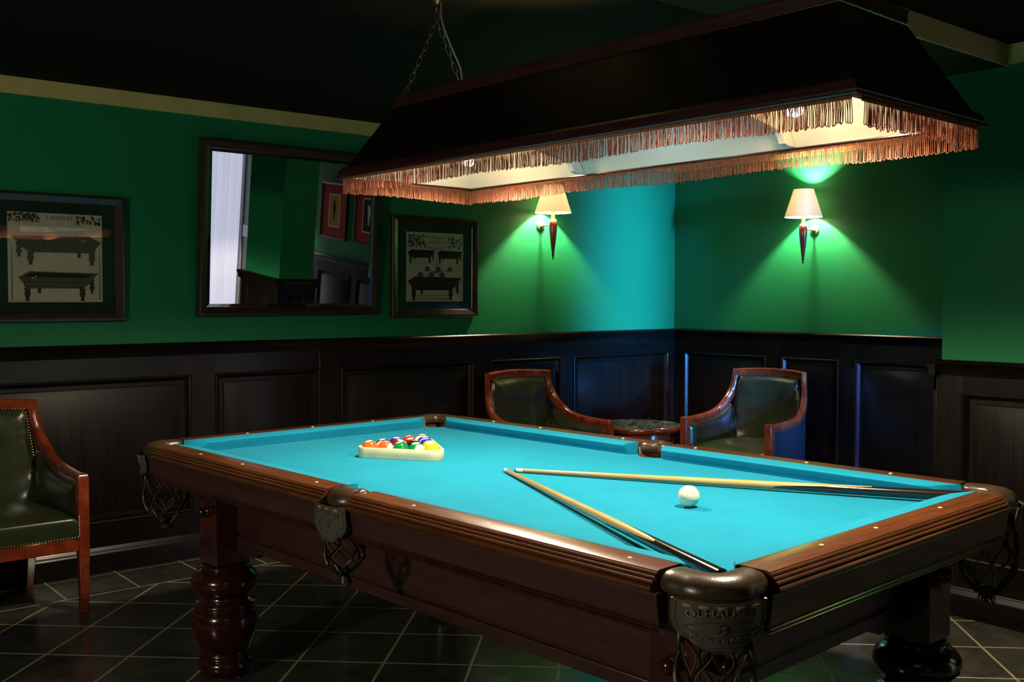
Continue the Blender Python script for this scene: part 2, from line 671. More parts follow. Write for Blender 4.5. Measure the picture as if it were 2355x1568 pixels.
# wall with the window / door opening (seen only in the mirror)
mb = MB()
mb.box((XR, YF - TH, 0), (3.85, YF, ZC))
mb.box((3.85, YF - TH, ZC - 0.1), (XB, YF, ZC))
mb.box((3.85, YF - TH, 0), (XB, YF, 0.06))
wf = struct(mb.build('wall_front', M['wall']), 'green wall behind the photographer with a tall window')

# pillar standing free at the right
PX0, PX1, PY0, PY1 = 4.10, 4.42, 1.53, 2.13
pil = MB().box((PX0, PY0, 0), (PX1, PY1, ZC)).build('wall_pillar', M['wall'])
struct(pil, 'green square pillar with black wainscot base')
# dropped beam that runs from the pillar across the ceiling
MBb = MB()
MBb.box((XR, 1.885, 2.225), (PX0 + 0.02, 2.165, ZC))
bm_ = struct(MBb.build('trim_beam', M['soffit']), 'shallow dark ceiling beam running to the pillar')
tn = MB().box((XR, 1.873, 2.223), (PX0, 1.885, ZC)).build('tan_face', M['cornice'], bm_)

# cornice bands
t1 = MB().box((XR, YL - 0.012, 2.228), (XB, YL, ZC)).build('trim_cornice_left', M['cornice'])
struct(t1, 'tan painted band along the top of the long wall')
t2 = MB().box((XB - 0.012, YF, 2.228), (XB, YL - 0.012, ZC)).build('trim_cornice_back', M['cornice'])
struct(t2, 'tan painted band along the top of the back wall')
t3 = MB().box((PX0 - 0.012, PY0, 2.228), (PX0, 1.873, ZC)).build('trim_cornice_pillar', M['cornice'])
struct(t3, 'tan painted band at the top of the pillar')


def wainscot(name, spans, length0, length1, zr, place, label, matv, math_, rail_ext=0.0):
    """place(s, d, z): s along wall, d out of the wall, z up"""
    root = struct(empty(name), label)

    def bx(mb, s0, s1, d0, d1, z0, z1):
        pts = [place(s, d, z) for z in (z0, z1) for s, d in ((s0, d0), (s1, d0), (s1, d1), (s0, d1))]
        mb.add(pts, [(0, 3, 2, 1), (4, 5, 6, 7), (0, 1, 5, 4), (1, 2, 6, 5), (2, 3, 7, 6), (3, 0, 4, 7)])
    back = MB()
    bx(back, length0, length1, 0.0, 0.008, 0.0, zr - 0.02)
    back.build('backing_board', matv, root)
    # stiles and rails frame
    fr = MB()
    bx(fr, length0, length1, 0.008, 0.024, 0.925, zr - 0.03)
    bx(fr, length0, length1, 0.008, 0.024, 0.10, 0.235)
    st = MB()
    edges = [length0]
    for a, b in spans:
        edges += [a, b]
    edges.append(length1)
    for i in range(0, len(edges), 2):
        if edges[i + 1] - edges[i] > 0.002:
            bx(st, edges[i], edges[i + 1], 0.008, 0.0242, 0.10, zr - 0.03)
    fr.build('cross_rail', math_, root, bevel=0.0015)
    st.build('stile', matv, root, bevel=0.0015)
    for a, b in spans:
        m = MB()
        z0, z1 = 0.235, 0.925
        prof = [(0.0, 0.024), (0.0, 0.031), (0.006, 0.034), (0.012, 0.030), (0.016, 0.022), (0.026, 0.010), (0.026, 0.008)]
        rings = []
        for off, d in prof:
            rings.append([place(a + off, d, z0 + off), place(b - off, d, z0 + off), place(b - off, d, z1 - off), place(a + off, d, z1 - off)])
        m.loft(rings, False)
        # raised field
        rings = []
        for off, d in [(0.045, 0.008), (0.048, 0.014), (0.054, 0.015), (0.075, 0.021)]:
            rings.append([place(a + off, d, z0 + off), place(b - off, d, z0 + off), place(b - off, d, z1 - off), place(a + off, d, z1 - off)])
        m.loft(rings, False)
        r = rings[-1]
        m.add(r, [(0, 1, 2, 3)])
        m.build('raised_panel', matv, root, sharp=25, fix=True)

    # chair rail
    prof = [(0.0, zr - 0.065), (0.024, zr - 0.065), (0.027, zr - 0.055), (0.030, zr - 0.035), (0.040, zr - 0.026), (0.043, zr - 0.020), (0.056, zr - 0.018), (0.060, zr - 0.011), (0.056, zr - 0.003), (0.050, zr), (0.0, zr)]
    cr = MB()
    cr.loft([[place(length0 - rail_ext, d, z) for d, z in prof], [place(length1 + rail_ext, d, z) for d, z in prof]])
    cr.build('chair_rail', math_, root, sharp=50)
    # skirting
    prof = [(0.0, 0.0), (0.040, 0.0), (0.040, 0.085), (0.037, 0.098), (0.030, 0.104), (0.028, 0.112), (0.024, 0.120), (0.0, 0.120)]
    sk = MB()
    sk.loft([[place(length0, d, z) for d, z in prof], [place(length1, d, z) for d, z in prof]])
    return root, sk


left_spans = [(-1.45, -0.60), (-0.47, 0.13), (0.25, 0.72), (0.84, 2.025), (2.155, 2.755), (2.885, 3.816), (3.943, 4.537), (4.659, 5.596)]
r1, sk = wainscot('trim_wainscot_left', left_spans, XR, XB, ZR, lambda s, d, z: (s, YL - d, z), 'black panelled wainscot along the long wall', M['wains'], M['wains_h'])
struct(sk.build('baseboard_left', M['wains_h']), 'black skirting below the long wall')
back_spans = [(-0.70, 0.05), (0.17, 0.80), (0.92, 1.65), (1.78, 2.65), (2.77, 3.50), (3.615, 4.044), (4.166, 4.878)]
r2, sk = wainscot('trim_wainscot_back', back_spans, -0.79, YL - 0.02, ZR, lambda s, d, z: (XB - d, s, z), 'black panelled wainscot along the back wall', M['wains'], M['wains_y'])
struct(sk.build('baseboard_back', M['wains_y']), 'black skirting below the back wall')
# pillar wainscot: four faces
root = None
faces = [(lambda s, d, z: (PX0 - d, s, z), PY0, PY1, [(PY0 + 0.10, PY1 - 0.10)]),
         (lambda s, d, z: (PX1 + d, s, z), PY0, PY1, [(PY0 + 0.10, PY1 - 0.10)]),
         (lambda s, d, z: (s, PY1 + d, z), PX0 - 0.024, PX1 + 0.024, [(PX0 + 0.07, PX1 - 0.07)]),
         (lambda s, d, z: (s, PY0 - d, z), PX0 - 0.024, PX1 + 0.024, [(PX0 + 0.07, PX1 - 0.07)])]
for i, (pl, a, b, sp) in enumerate(faces):
    nm = 'trim_wainscot_pillar'
    rt, sk = wainscot(nm, sp, a - (0.0 if i > 1 else 0.0), b, 1.055, pl, 'black panelled base on one face of the pillar', M['wains'], M['wains_y'] if i < 2 else M['wains_h'], 0.056 if i < 2 else 0.032)
    struct(sk.build('baseboard_pillar', M['wains_y']), 'black skirting round the pillar')

# right wall/front wall wainscot (plain, for the room's other side)
mb = MB().box((XR, YF, 0), (XR + 0.024, YL - 0.04, 1.05)).box((XR, YF, 1.05), (XR + 0.05, YL - 0.06, 1.09))
struct(mb.build('trim_wainscot_right', M['wains_y']), 'black wainscot behind the photographer')
mb = MB().box((XR + 0.05, YF, 0), (3.85, YF + 0.024, 1.05)).box((XR + 0.05, YF, 1.05), (3.85, YF + 0.05, 1.09))
struct(mb.build('trim_wainscot_front', M['wains_h']), 'black wainscot under the window wall')

# tall window with curtain (mirror view) and grey glazed door beside it
win = struct(empty('window_1'), 'tall window behind a white curtain, seen in the mirror')
mb = MB()
for x in (3.85, 4.72, 5.644):
    mb.box((x, YF - 0.06, 0.06), (x + 0.05, YF + 0.02, ZC - 0.1))
mb.build('window_frame', M['greyrail'], win, bevel=0.004)
cu = MB()
NC = 90
cu.grid(lambda u, v: (4.77 + 0.86 * u, YF - 0.02 + 0.014 * math.sin(u * 34) + 0.006 * math.sin(u * 71 + 1), 0.08 + v * (ZC - 0.19)), NC, 3)
cu.build('curtain', M['curtain'], win)
mb = MB().box((3.90, YF - 0.115, 0.06), (4.72, YF - 0.105, ZC - 0.1))
mb.build('window_pane', M['grey'], win)
dr = struct(empty('door_1'), 'grey door with a pale cross rail, seen in the mirror')
mb = MB().box((XB - 0.035, -1.56, 0.0), (XB - 0.030 + 0.02, -0.80, 2.1))
mb.build('door_leaf', M['grey'], dr)
MB().box((XB - 0.05, -1.56, 1.10), (XB - 0.035, -0.80, 1.24)).build('door_rail', M['greyrail'], dr)

# ------------------------------------------------------------------ pool table
TROT = math.radians(3.393)
TCX, TCY = 2.028, 2.409
table = empty('pool_table', (TCX, TCY, 0), TROT)
tag(table, 'mahogany pool table with turquoise cloth and leather drop pockets', 'pool table')
TM = Matrix.Translation((TCX, TCY, 0)) @ Matrix.Rotation(TROT, 4, 'Z')


def TW(x, y, z):
    return TM @ Vector((x, y, z))


BED = 0.758
CY = -0.025     # the pockets sit a little towards the near end

bed = MB()
# slate bed with scooped pocket mouths left open at corners and sides
out = []


def arc(cx, cy, r, a0, a1, n=10):
    return [(cx + r * math.cos(math.radians(a0 + (a1 - a0) * i / n)), cy + r * math.sin(math.radians(a0 + (a1 - a0) * i / n))) for i in range(n + 1)]


PR = 0.058
CXc, CYc = 0.600, 1.160
SXc = 0.628
pts = []
pts += [(-0.53, -1.18)]
pts += [(0.53, -1.18)]
pts += arc(CXc, -CYc, PR, 190, 80, 8)
pts += [(0.62, -1.08), (0.62, CY - PR - 0.005)]
pts += arc(SXc, CY, PR, 262, 98, 8)
pts += [(0.62, CY + PR + 0.005), (0.62, 1.08)]
pts += arc(CXc, CYc, PR, 280, 170, 8)
pts += [(0.53, 1.18), (-0.53, 1.18)]
pts += arc(-CXc, CYc, PR, 10, -100, 8)
pts += [(-0.62, 1.08), (-0.62, CY + PR + 0.005)]
pts += arc(-SXc, CY, PR, 82, -82, 8)
pts += [(-0.62, CY - PR - 0.005), (-0.62, -1.08)]
pts += arc(-CXc, -CYc, PR, 100, -10, 8)
bm2 = bmesh.new()
top = [bm2.verts.new((x, y, BED)) for x, y in pts]
f = bm2.faces.new(top)
ex = bmesh.ops.extrude_face_region(bm2, geom=[f])
for e in ex['geom']:
    if isinstance(e, bmesh.types.BMVert):
        e.co.z = BED - 0.035
bmesh.ops.triangulate(bm2, faces=[f for f in bm2.faces if len(f.verts) > 4])
bmesh.ops.recalc_face_normals(bm2, faces=bm2.faces)
me = bpy.data.meshes.new('bed_cloth')
bm2.to_mesh(me)
bm2.free()
me.materials.append(M['cloth'])
bo = bpy.data.objects.new('bed_cloth', me)
COL.objects.link(bo)
bo.parent = table
bo['label'] = 'turquoise cloth bed'


# rail profile (outward distance, z)
def reed(cx, cz, r, a0, a1, n=5):
    return [(cx + r * math.cos(math.radians(a0 + (a1 - a0) * i / n)), cz + r * math.sin(math.radians(a0 + (a1 - a0) * i / n))) for i in range(n + 1)]


def rail_profile():
    p = [(-0.0, 0.760), (-0.0, 0.8005), (0.066, 0.8005), (0.0695, 0.7985)]
    for cx, cz in ((0.0700, 0.7930), (0.0765, 0.7860), (0.0830, 0.7790)):
        p += reed(cx, cz, 0.0042, 105, -60, 5)
        p += [(cx + 0.0005, cz - 0.0048)]
    p += reed(0.0855, 0.7675, 0.0075, 80, -95, 6)
    p += [(0.080, 0.7585), (0.070, 0.757)]
    return p


RP = rail_profile()
X0, Y0 = 0.610, 1.171


def rail(side, a, b, sights):
    """side: -x +x -y +y ; a..b along"""
    m = MB()
    if side[1] == 'x':
        s = -1 if side[0] == '-' else 1
        m.loft([[(s * (X0 + n), y, z) for n, z in RP] for y in (a, b)])
        o = m.build('rail', M['rail'], table, sharp=30)
        P = lambda t: (s * 0.6485, t, 0.8005)
    else:
        s = -1 if side[0] == '-' else 1
        m.loft([[(x, s * (Y0 + n), z) for n, z in RP] for x in (a, b)])
        o = m.build('rail', M['railx'], table, sharp=30)
        P = lambda t: (t, s * (Y0 + 0.028), 0.8005)
    for t in sights:
        c = P(t)
        d = MB().lathe([(0.0001, 0.0009), (0.0045, 0.0009), (0.0052, 0.0)], (c[0], c[1], c[2]), 14)
        so = d.build('sight', M['sight'], o)
        if s > 0 and t == sights[0]:
            pass
    return o


rail('-x', CY + 0.060, 1.092, [0.83, 0.551, 0.132])
rail('-x', -1.092, CY - 0.062, [-0.307, -0.58, -0.997])
rail('+x', CY + 0.060, 1.092, [0.84, 0.564, 0.137])
rail('+x', -1.092, CY - 0.062, [-0.187, -0.61, -0.883])
rail('+y', -0.535, 0.535, [0.295, 0.006, -0.279])
rail('-y', -0.535, 0.535, [-0.28, -0.05, 0.27])


def cushion(side, a, b, ca, cb):
    """a..b back extent, ca, cb bevel lengths at the nose"""
    m = MB()
    s = -1 if side[0] == '-' else 1
    X = X0 if side[1] == 'x' else Y0
    # profile from wood to nose: (inset, z)
    prof = [(0.0, 0.7600), (0.0, 0.8008), (0.006, 0.8012), (0.025, 0.7995), (0.044, 0.7970), (0.0495, 0.7955), (0.0520, 0.7925), (0.0510, 0.7890), (0.040, 0.7720), (0.034, 0.7588)]
    n = 22
    rings = []
    for i in range(n + 1):
        t = i / n
        # rounded end: inset shrinks near the ends
        ring = []
        for ins, z in prof:
            lo = a + ca * (ins / 0.052)
            hi = b - cb * (ins / 0.052)
            q = lo + (hi - lo) * t
            d = ins
            if t == 0 or t == 1:
                d = ins * 0.93
            ring.append((s * (X - d), q, z) if side[1] == 'x' else (q, s * (X - d), z))
        rings.append(ring)
    m.loft(rings)
    return m.build('cushion', M['cloth'], table, sharp=55)


cushion('-x', CY + 0.060, 1.105, 0.022, 0.065)
cushion('-x', -1.105, CY - 0.060, 0.065, 0.022)
cushion('+x', CY + 0.060, 1.105, 0.022, 0.065)
cushion('+x', -1.105, CY - 0.060, 0.065, 0.022)
cushion('+y', -0.545, 0.545, 0.065, 0.065)
cushion('-y', -0.545, 0.545, 0.065, 0.065)

# fascia (blind rail) below the reeds with a bead along its lower edge
FP = [(0.060, 0.760), (0.0815, 0.7600), (0.0835, 0.756), (0.0815, 0.735), (0.0765, 0.705), (0.0745, 0.697), (0.055, 0.697), (0.055, 0.760)]
BP = [(0.055, 0.697), (0.0760, 0.697)] + reed(0.0755, 0.6925, 0.0045, 85, -85, 5) + [(0.074, 0.687)] + reed(0.0715, 0.6825, 0.0042, 85, -85, 5) + [(0.055, 0.678)]


def fascia(side, a, b):
    s = -1 if side[0] == '-' else 1
    for P, nm, ma in ((FP, 'fascia', M['cab'] if side[1] == 'x' else M['cabx']), (BP, 'bead_moulding', M['leg'])):
        m = MB()
        if side[1] == 'x':
            m.loft([[(s * (X0 + n), y, z) for n, z in P] for y in (a, b)])
        else:
            m.loft([[(x, s * (Y0 + n), z) for n, z in P] for x in (a, b)])
        m.build(nm, ma, table, sharp=30)


for s in '-+':
    fascia(s + 'x', CY + 0.055, 1.10)
    fascia(s + 'x', -1.10, CY - 0.055)
    fascia(s + 'y', -0.545, 0.545)


# boards between the leg posts: upper board, shadow gap, then a skirt with an ogee bottom edge
def skirt_outline(L0, L1):
    zt_, zb = 0.487, 0.455

    def ogee(x0, d):
        return [(x0 + d * p, z) for p, z in ((0.0, 0.437), (0.085, 0.434), (0.105, 0.432), (0.122, 0.434), (0.136, 0.441), (0.150, 0.449), (0.166, 0.4535), (0.185, 0.455))]
    return [(L0, zt_)] + ogee(L0, 1) + list(reversed(ogee(L1, -1))) + [(L1, zt_)]


LX, LYA, LYB, LH = 0.4975, 0.966, -1.040, 0.0625
BU = LX + LH - 0.080
for s in (-1, 1):
    y0_, y1_ = LYB + LH - 0.004, LYA - LH + 0.004
    a_, b_ = sorted((s * (BU - 0.025), s * BU))
    o = MB().box((a_, y0_, 0.500), (b_, y1_, 0.696)).build('cabinet_side', M['cab'], table, bevel=0.002)
    a_, b_ = sorted((s * (BU - 0.025), s * (BU - 0.012)))
    MB().box((a_, y0_, 0.480), (b_, y1_, 0.505)).build('recessed_strip', M['cab'], o)
    m = MB()
    m.extrude(skirt_outline(y0_, y1_), lambda a, b, d: (s * d, a, b), BU - 0.025, BU + 0.001)
    m.build('lower_skirt', M['cab'], o, bevel=0.0015)
    yb = (LYA + LH - 0.080) if s > 0 else (LYB - LH + 0.080)
    x0_ = LX - LH + 0.004
    a_, b_ = sorted((yb, yb - s * 0.025))
    o = MB().box((-x0_, a_, 0.500), (x0_, b_, 0.696)).build('cabinet_end', M['cabx'], table, bevel=0.002)
    a_, b_ = sorted((yb - s * 0.012, yb - s * 0.025))
    MB().box((-x0_, a_, 0.480), (x0_, b_, 0.505)).build('recessed_strip', M['cabx'], o)
    m = MB()
    m.extrude(skirt_outline(-x0_, x0_), lambda a, b, d: (a, yb - s * d, b), 0.0, 0.025)
    m.build('lower_skirt', M['cabx'], o, bevel=0.0015)
MB().box((-0.662, -1.222, 0.696), (0.662, 1.192, 0.722)).build('slate_frame', M['cab'], table)

LEGP = [(0.050, 0.396), (0.068, 0.394), (0.083, 0.388), (0.083, 0.382), (0.076, 0.378), (0.088, 0.372), (0.103, 0.360), (0.113, 0.345), (0.1155, 0.330), (0.111, 0.314), (0.098, 0.299), (0.084, 0.289), (0.080, 0.281), (0.083, 0.271),
        (0.092, 0.265), (0.101, 0.262), (0.1045, 0.257), (0.1045, 0.252), (0.100, 0.248), (0.104, 0.244), (0.106, 0.240), (0.104, 0.236), (0.100, 0.233), (0.106, 0.226), (0.111, 0.212), (0.1135, 0.192), (0.1125, 0.172), (0.107, 0.148), (0.098, 0.122), (0.089, 0.102),
        (0.084, 0.090), (0.088, 0.085), (0.089, 0.081), (0.086, 0.077), (0.089, 0.073), (0.089, 0.069), (0.082, 0.065), (0.090, 0.058), (0.094, 0.044), (0.092, 0.030), (0.083, 0.016), (0.074, 0.008), (0.076, 0.0)]
for lx, ly in ((-LX, LYA), (LX, LYA), (-LX, LYB), (LX, LYB)):
    h = LH
    m = MB()
    m.box((lx - h, ly - h, 0.396), (lx + h, ly + h, 0.697))
    m.lathe(LEGP, (lx, ly, 0), 48)
    o = m.build('leg', M['leg'], table, sharp=42, bevel=0.006)
    sx = -1 if lx < 0 else 1
    sy = -1 if ly < 0 else 1
    for ax, c in (('x', (lx + sx * h, ly, 0.578)), ('y', (lx, ly + sy * h, 0.578))):
        b = MB()
        sgn = sx if ax == 'x' else sy
        b.lathe([(0.020, 0.0), (0.0205, sgn * 0.004), (0.016, sgn * 0.009), (0.014, sgn * 0.011), (0.0185, sgn * 0.017), (0.0180, sgn * 0.025), (0.0125, sgn * 0.032), (0.005, sgn * 0.035), (0.0005, sgn * 0.0355)], c, 24, ax)
        b.build('bolt_cover', M['leg'], o, sharp=60)


# pockets ---------------------------------------------------------------
def pocket(kind, cx, cy, ang, tip_out=0.0):
    """ang: outward direction in table space (radians). Built in a frame: x = along outward, y = sideways"""
    ca, sa = math.cos(ang), math.sin(ang)

    def P(o, t, z):
        return (cx + ca * o - sa * t, cy + sa * o + ca * t, z)
    if kind == 'corner':
        d = math.sqrt(0.5)
        # path around the rounded corner, in (o, t); endpoints reach the two rail ends
        raw = []
        # local mirrored L: use table frame then convert: rail mid lines at +0.045 out from hole centre axis lines
        k = 0.049
        R = 0.053
        seq = [(-0.070, k), (-0.030, k + 0.001), (0.0 - 0.004, k)]
        # work in corner frame (p along x-outward, q along y-outward)
        path = [(k, -0.070), (k + 0.001, -0.035), (k, -0.008)]
        for i in range(1, 9):
            a = math.radians(90 * i / 9)
            path.append((k - R + R * math.cos(a), -0.004 + R * math.sin(a) - 0.0))
        path += [(-0.008, k), (-0.035, k + 0.001), (-0.070, k)]
        # symmetric version
        path = [(k, -0.068), (k + 0.002, -0.035), (k + 0.001, -0.008)]
        for i in range(0, 9):
            a = math.radians(90 * i / 8)
            path.append((k - R + 0.004 + R * math.cos(a), k - R + 0.004 + R * math.sin(a)))
        path += [(-0.008, k + 0.001), (-0.035, k + 0.002), (-0.068, k)]
        # rotate from (p,q) to (o,t): o along diagonal
        pth = [((p + q) * d, (q - p) * d) for p, q in path]
        sec_in = 0.034
        prof = [(-0.034, 0.768), (-0.035, 0.787), (-0.031, 0.798), (-0.020, 0.8035), (0.000, 0.8045), (0.016, 0.8020), (0.029, 0.7950), (0.036, 0.7850), (0.039, 0.7740), (0.038, 0.7650), (0.033, 0.7620), (0.0, 0.7620)]
    else:
        pth = []
        R = 0.058
        pth = [(0.019, -0.064), (0.022, -0.050)]
        for i in range(0, 9):
            a = math.radians(-62 + 124 * i / 8)
            pth.append((-0.026 + 0.062 * math.cos(a) + 0.004, 0.049 * math.sin(a) / math.sin(math.radians(62))  * 0.82))
        pth += [(0.022, 0.050), (0.019, 0.064)]
        prof = [(-0.030, 0.766), (-0.033, 0.785), (-0.028, 0.7985), (-0.016, 0.806), (0.0, 0.8085), (0.014, 0.805), (0.027, 0.797), (0.035, 0.786), (0.038, 0.775), (0.037, 0.766), (0.032, 0.762), (0.0, 0.762)]
    n = len(pth)
    rings = []
    for i, (o, t) in enumerate(pth):
        a = pth[max(i - 1, 0)]
        b = pth[min(i + 1, n - 1)]
        tx, ty = b[0] - a[0], b[1] - a[1]
        L = math.hypot(tx, ty)
        nx, ny = ty / L, -tx / L
        if kind == 'corner' or True:
            # make the normal point outward
            if nx * 1.0 + ny * (0 if kind == 'side' else t) < 0 and nx < 0.0:
                nx, ny = -nx, -ny
        if kind == 'corner' and (nx * o + ny * t) < 0:
            nx, ny = -nx, -ny
        e = min(i, n - 1 - i)
        k = (0.97, 1.0, 1.0)[min(e, 2)]
        rings.append([P(o + nx * q * k, t + ny * q * k, 0.778 + (z - 0.778) * k) for q, z in prof])
    root = empty('pocket', (0, 0, 0), 0, table)
    m = MB().loft(rings)
    rim = m.build('leather_rim', M['pleather'], root, sharp=60)
    sd = rim.modifiers.new('sub', 'SUBSURF')
    sd.levels = 1
    sd.render_levels = 1
    # suede liner down inside the hole
    lin = MB()
    hx = 0.0 if kind == 'corner' else 0.0
    ro = 0.056 if kind == 'corner' else 0.052
    A0, A1 = (-125, 125) if kind == 'corner' else (-100, 100)
    off = 0.0 if kind == 'corner' else -0.012
    lin.grid(lambda u, v: P(off + ro * math.cos(math.radians(A0 + (A1 - A0) * u)) * (1 - 0.08 * v), ro * math.sin(math.radians(A0 + (A1 - A0) * u)) * (1 - 0.08 * v), 0.785 - 0.11 * v), 18, 4)
    lo = lin.build('pocket_liner', M['suede'], root)
    so = lo.modifiers.new('sol', 'SOLIDIFY')
    so.thickness = 0.003
    # shield hanging outside under the rim
    bd = MB()
    Rb, cb_, Ab, zb_ = (0.086, 0.006, 100, 0.700) if kind == 'corner' else (0.062, 0.008, 80, 0.715)
    bd.grid(lambda u, v: P(cb_ + Rb * math.cos(math.radians(Ab * (2 * u - 1))), Rb * math.sin(math.radians(Ab * (2 * u - 1))), 0.768 + (zb_ - 0.768) * v), 24, 3)
    bdo = bd.build('pocket_body', M['strap'], root)
    so2 = bdo.modifiers.new('sol', 'SOLIDIFY')
    so2.thickness = 0.003
    if kind == 'corner':
        W_, ztop, hgt, Rc, oc = 0.096, 0.7655, 0.088, 0.098, 0.0
        cen = 0.006
    else:
        W_, ztop, hgt, Rc, oc = 0.068, 0.7655, 0.092, 0.32, 0.0
        cen = -0.231

    def S(a, b, d):
        """a sideways (m), b down (m), d out"""
        th = a / Rc
        z = ztop - b
        lean = 0.012 * (b / hgt) if kind == 'corner' else 0.004
        o = cen + (Rc + d - lean) * math.cos(th)
        t = (Rc + d - lean) * math.sin(th)
        return P(o, t, z)
    ol = []
    sh = [(-1.0, 0.0), (-1.04, 0.20), (-1.08, 0.42), (-1.02, 0.62), (-0.86, 0.74), (-0.66, 0.78), (-0.52, 0.86), (-0.36, 0.96), (-0.18, 0.985), (0.0, 0.95)]
    side_ = [(x * W_, y * hgt) for x, y in sh]
    outline = side_ + [(-x, y) for x, y in reversed(side_[:-1])]
    sm = MB()
    # fill: horizontal strips between left and right edge
    rows = 16
    left = side_

    def xat(y):
        for (xa, ya), (xb, yb) in zip(left, left[1:]):
            if ya <= y <= yb or yb <= y <= ya:
                f = 0 if yb == ya else (y - ya) / (yb - ya)
                return xa + (xb - xa) * f
        return left[-1][0]
    ymax = max(p[1] for p in side_)
    for d in (0.0, 0.0045):
        sm.grid(lambda u, v: S(xat(min(v * ymax, 0.984 * ymax)) * (1 - 2 * u) * 1.0, min(v * ymax, 0.984 * ymax), d), 24, rows)
    sm.tube([S(a, b, 0.0035) for a, b in outline], 0.0028, 6, closed=False)
    inner = [(a * 0.90, hgt * 0.06 + b * 0.88) for a, b in outline]
    sm.tube([S(a, b, 0.0050) for a, b in inner], 0.0015, 5)
    # eye shaped lens and ring
    lens = []
    for i in range(25):
        u = -1 + 2 * i / 24
        lens.append((u * W_ * 0.82, hgt * (0.53 - 0.17 * math.cos(u * PI / 2) + 0.03 * u * u)))
    lens2 = [(u[0], hgt * (0.53 + 0.11 * math.cos(u[0] / (W_ * 0.82) * PI / 2) + 0.03)) for u in lens]
    sm.tube([S(a, b, 0.0052) for a, b in lens], 0.0018, 5)
    sm.tube([S(a, b, 0.0052) for a, b in lens2], 0.0018, 5)
    rr = hgt * 0.105
    sm.tube([S(rr * math.cos(t * PI / 12), hgt * 0.515 + rr * math.sin(t * PI / 12), 0.0056) for t in range(24)], 0.0014, 5, closed=True)
    sh_o = sm.build('shield', M['sleather'], root, sharp=50, fix=True)
    # embossed lettering
    lt = MB()
    vs, fs = text_polys('OLHAUSEN', hgt * 0.215, 0.0034, 1.02)
    wid = max(v[0] for v in vs) - min(v[0] for v in vs)
    k = W_ * 1.34 / wid
    vv = []
    for x, y, z in vs:
        a = x * k
        arcd = hgt * (0.275 - 0.085 * math.cos(a / (W_ * 0.82) * PI / 2))
        vv.append(S(a, arcd + 0.0 - y * 1.05, 0.0052 + z * 0.9))
    lt.add(vv, fs)
    lt.build('shield_lettering', M['letter'], root, sharp=20)
    lt = MB()
    vs, fs = text_polys('The Best in Billiards', hgt * 0.125, 0.0026, 1.0, 0.3)
    wid = max(v[0] for v in vs) - min(v[0] for v in vs)
    k = W_ * 1.28 / wid
    lt.add([S(x * k, hgt * (0.735) - y + 0.05 * hgt * math.cos(x * k / W_ * 2.2) - 0.03 * hgt, 0.0052 + z) for x, y, z in vs], fs)
    lt.build('shield_lettering', M['letter'], root, sharp=20)
    lt = MB()
    vs, fs = text_polys('MP', hgt * 0.13, 0.0028)
    lt.add([S(x, hgt * 0.515 - y, 0.0054 + z) for x, y, z in vs], fs)
    lt.build('shield_monogram', M['letter'], root, sharp=20)
    # tan lacing under the rim
    nl = 5 if kind == 'corner' else 3
    for i in range(nl):
        a = (i - (nl - 1) / 2) * (W_ * 1.62 / nl)
        w2 = 0.0085 if kind == 'corner' else 0.007
        lc = MB()
        lc.tube([S(a - w2, 0.006, 0.0048), S(a - w2 * 0.6, 0.0065, 0.0068), S(a + w2 * 0.6, 0.0065, 0.0068), S(a + w2, 0.006, 0.0048)], 0.003, 6, flat=(0.0016, 0.0032))
        lc.build('lace', M['tanedge'], root)

    # net bag of leather straps
    if kind == 'corner':
        bc, ztop2, zbot, r0 = 0.022, 0.705, 0.520, 0.064
    else:
        bc, ztop2, zbot, r0 = 0.037, 0.690, 0.580, 0.046
    NS = 12

    def rad(t):
        return r0 * (1.0 + 0.12 * math.sin(t * PI * 0.9)) * (1 if t < 0.55 else 1 - 0.62 * ((t - 0.55) / 0.45) ** 1.6)
    net = MB()
    D = 2 * PI / NS
    for k in range(NS):
        sg = 1 if k % 2 else -1
        pp = []
        for i in range(25):
            t = i / 24
            th = k * D + sg * D * 0.46 * math.sin(t * PI * 3.0)
            r = rad(t)
            pp.append(P(bc + r * math.cos(th), r * math.sin(th), ztop2 - (ztop2 - zbot) * t))
        net.tube(pp, 0.003, 6, flat=(0.0052, 0.0018), up=None)
    for t in (0.0,):
        r = rad(t) * 1.0
        net.tube([P(bc + r * math.cos(a * PI / 12), r * math.sin(a * PI / 12), ztop2) for a in range(24)], 0.003, 6, closed=True)
    net.build('net_bag', M['strap'], root)
    # light edges of the straps
    ed = MB()
    for k in range(NS):
        sg = 1 if k % 2 else -1
        pp = []
        for i in range(4, 21):
            t = i / 24
            th = k * D + sg * D * 0.46 * math.sin(t * PI * 3.0) + 0.0055 / rad(t)
            r = rad(t) + 0.0006
            pp.append(P(bc + r * math.cos(th), r * math.sin(th), ztop2 - (ztop2 - zbot) * t))
        ed.tube(pp, 0.0007, 4)
    ed.build('strap_edging', M['tanedge'], root)
    ta = MB()
    rb = rad(1.0)
    ta.sphere(P(bc, 0, zbot + 0.004), rb * 0.95, 14, 8, sz=0.7)
    for k in range(22):
        th = k * 2 * PI / 22
        r = rb * (0.45 + 0.4 * random.random())
        z1 = zbot - 0.014 - 0.016 * random.random()
        r1 = r + 0.010 * random.random()
        ta.tube([P(bc + r * 0.6 * math.cos(th), r * 0.6 * math.sin(th), zbot), P(bc + r * math.cos(th), r * math.sin(th), zbot - 0.008), P(bc + r1 * math.cos(th + .15), r1 * math.sin(th + .15), z1)], 0.0024, 5, flat=(0.0030, 0.0010))
    ta.build('tassel', M['strap'], root)
    return root


pocket('corner', -CXc, -CYc, math.radians(225))
pocket('corner', CXc, -CYc, math.radians(315))
pocket('corner', -CXc, CYc, math.radians(135))
pocket('corner', CXc, CYc, math.radians(45))
pocket('side', -SXc + 0.002, CY, math.radians(180))
pocket('side', SXc - 0.002, CY, 0.0)

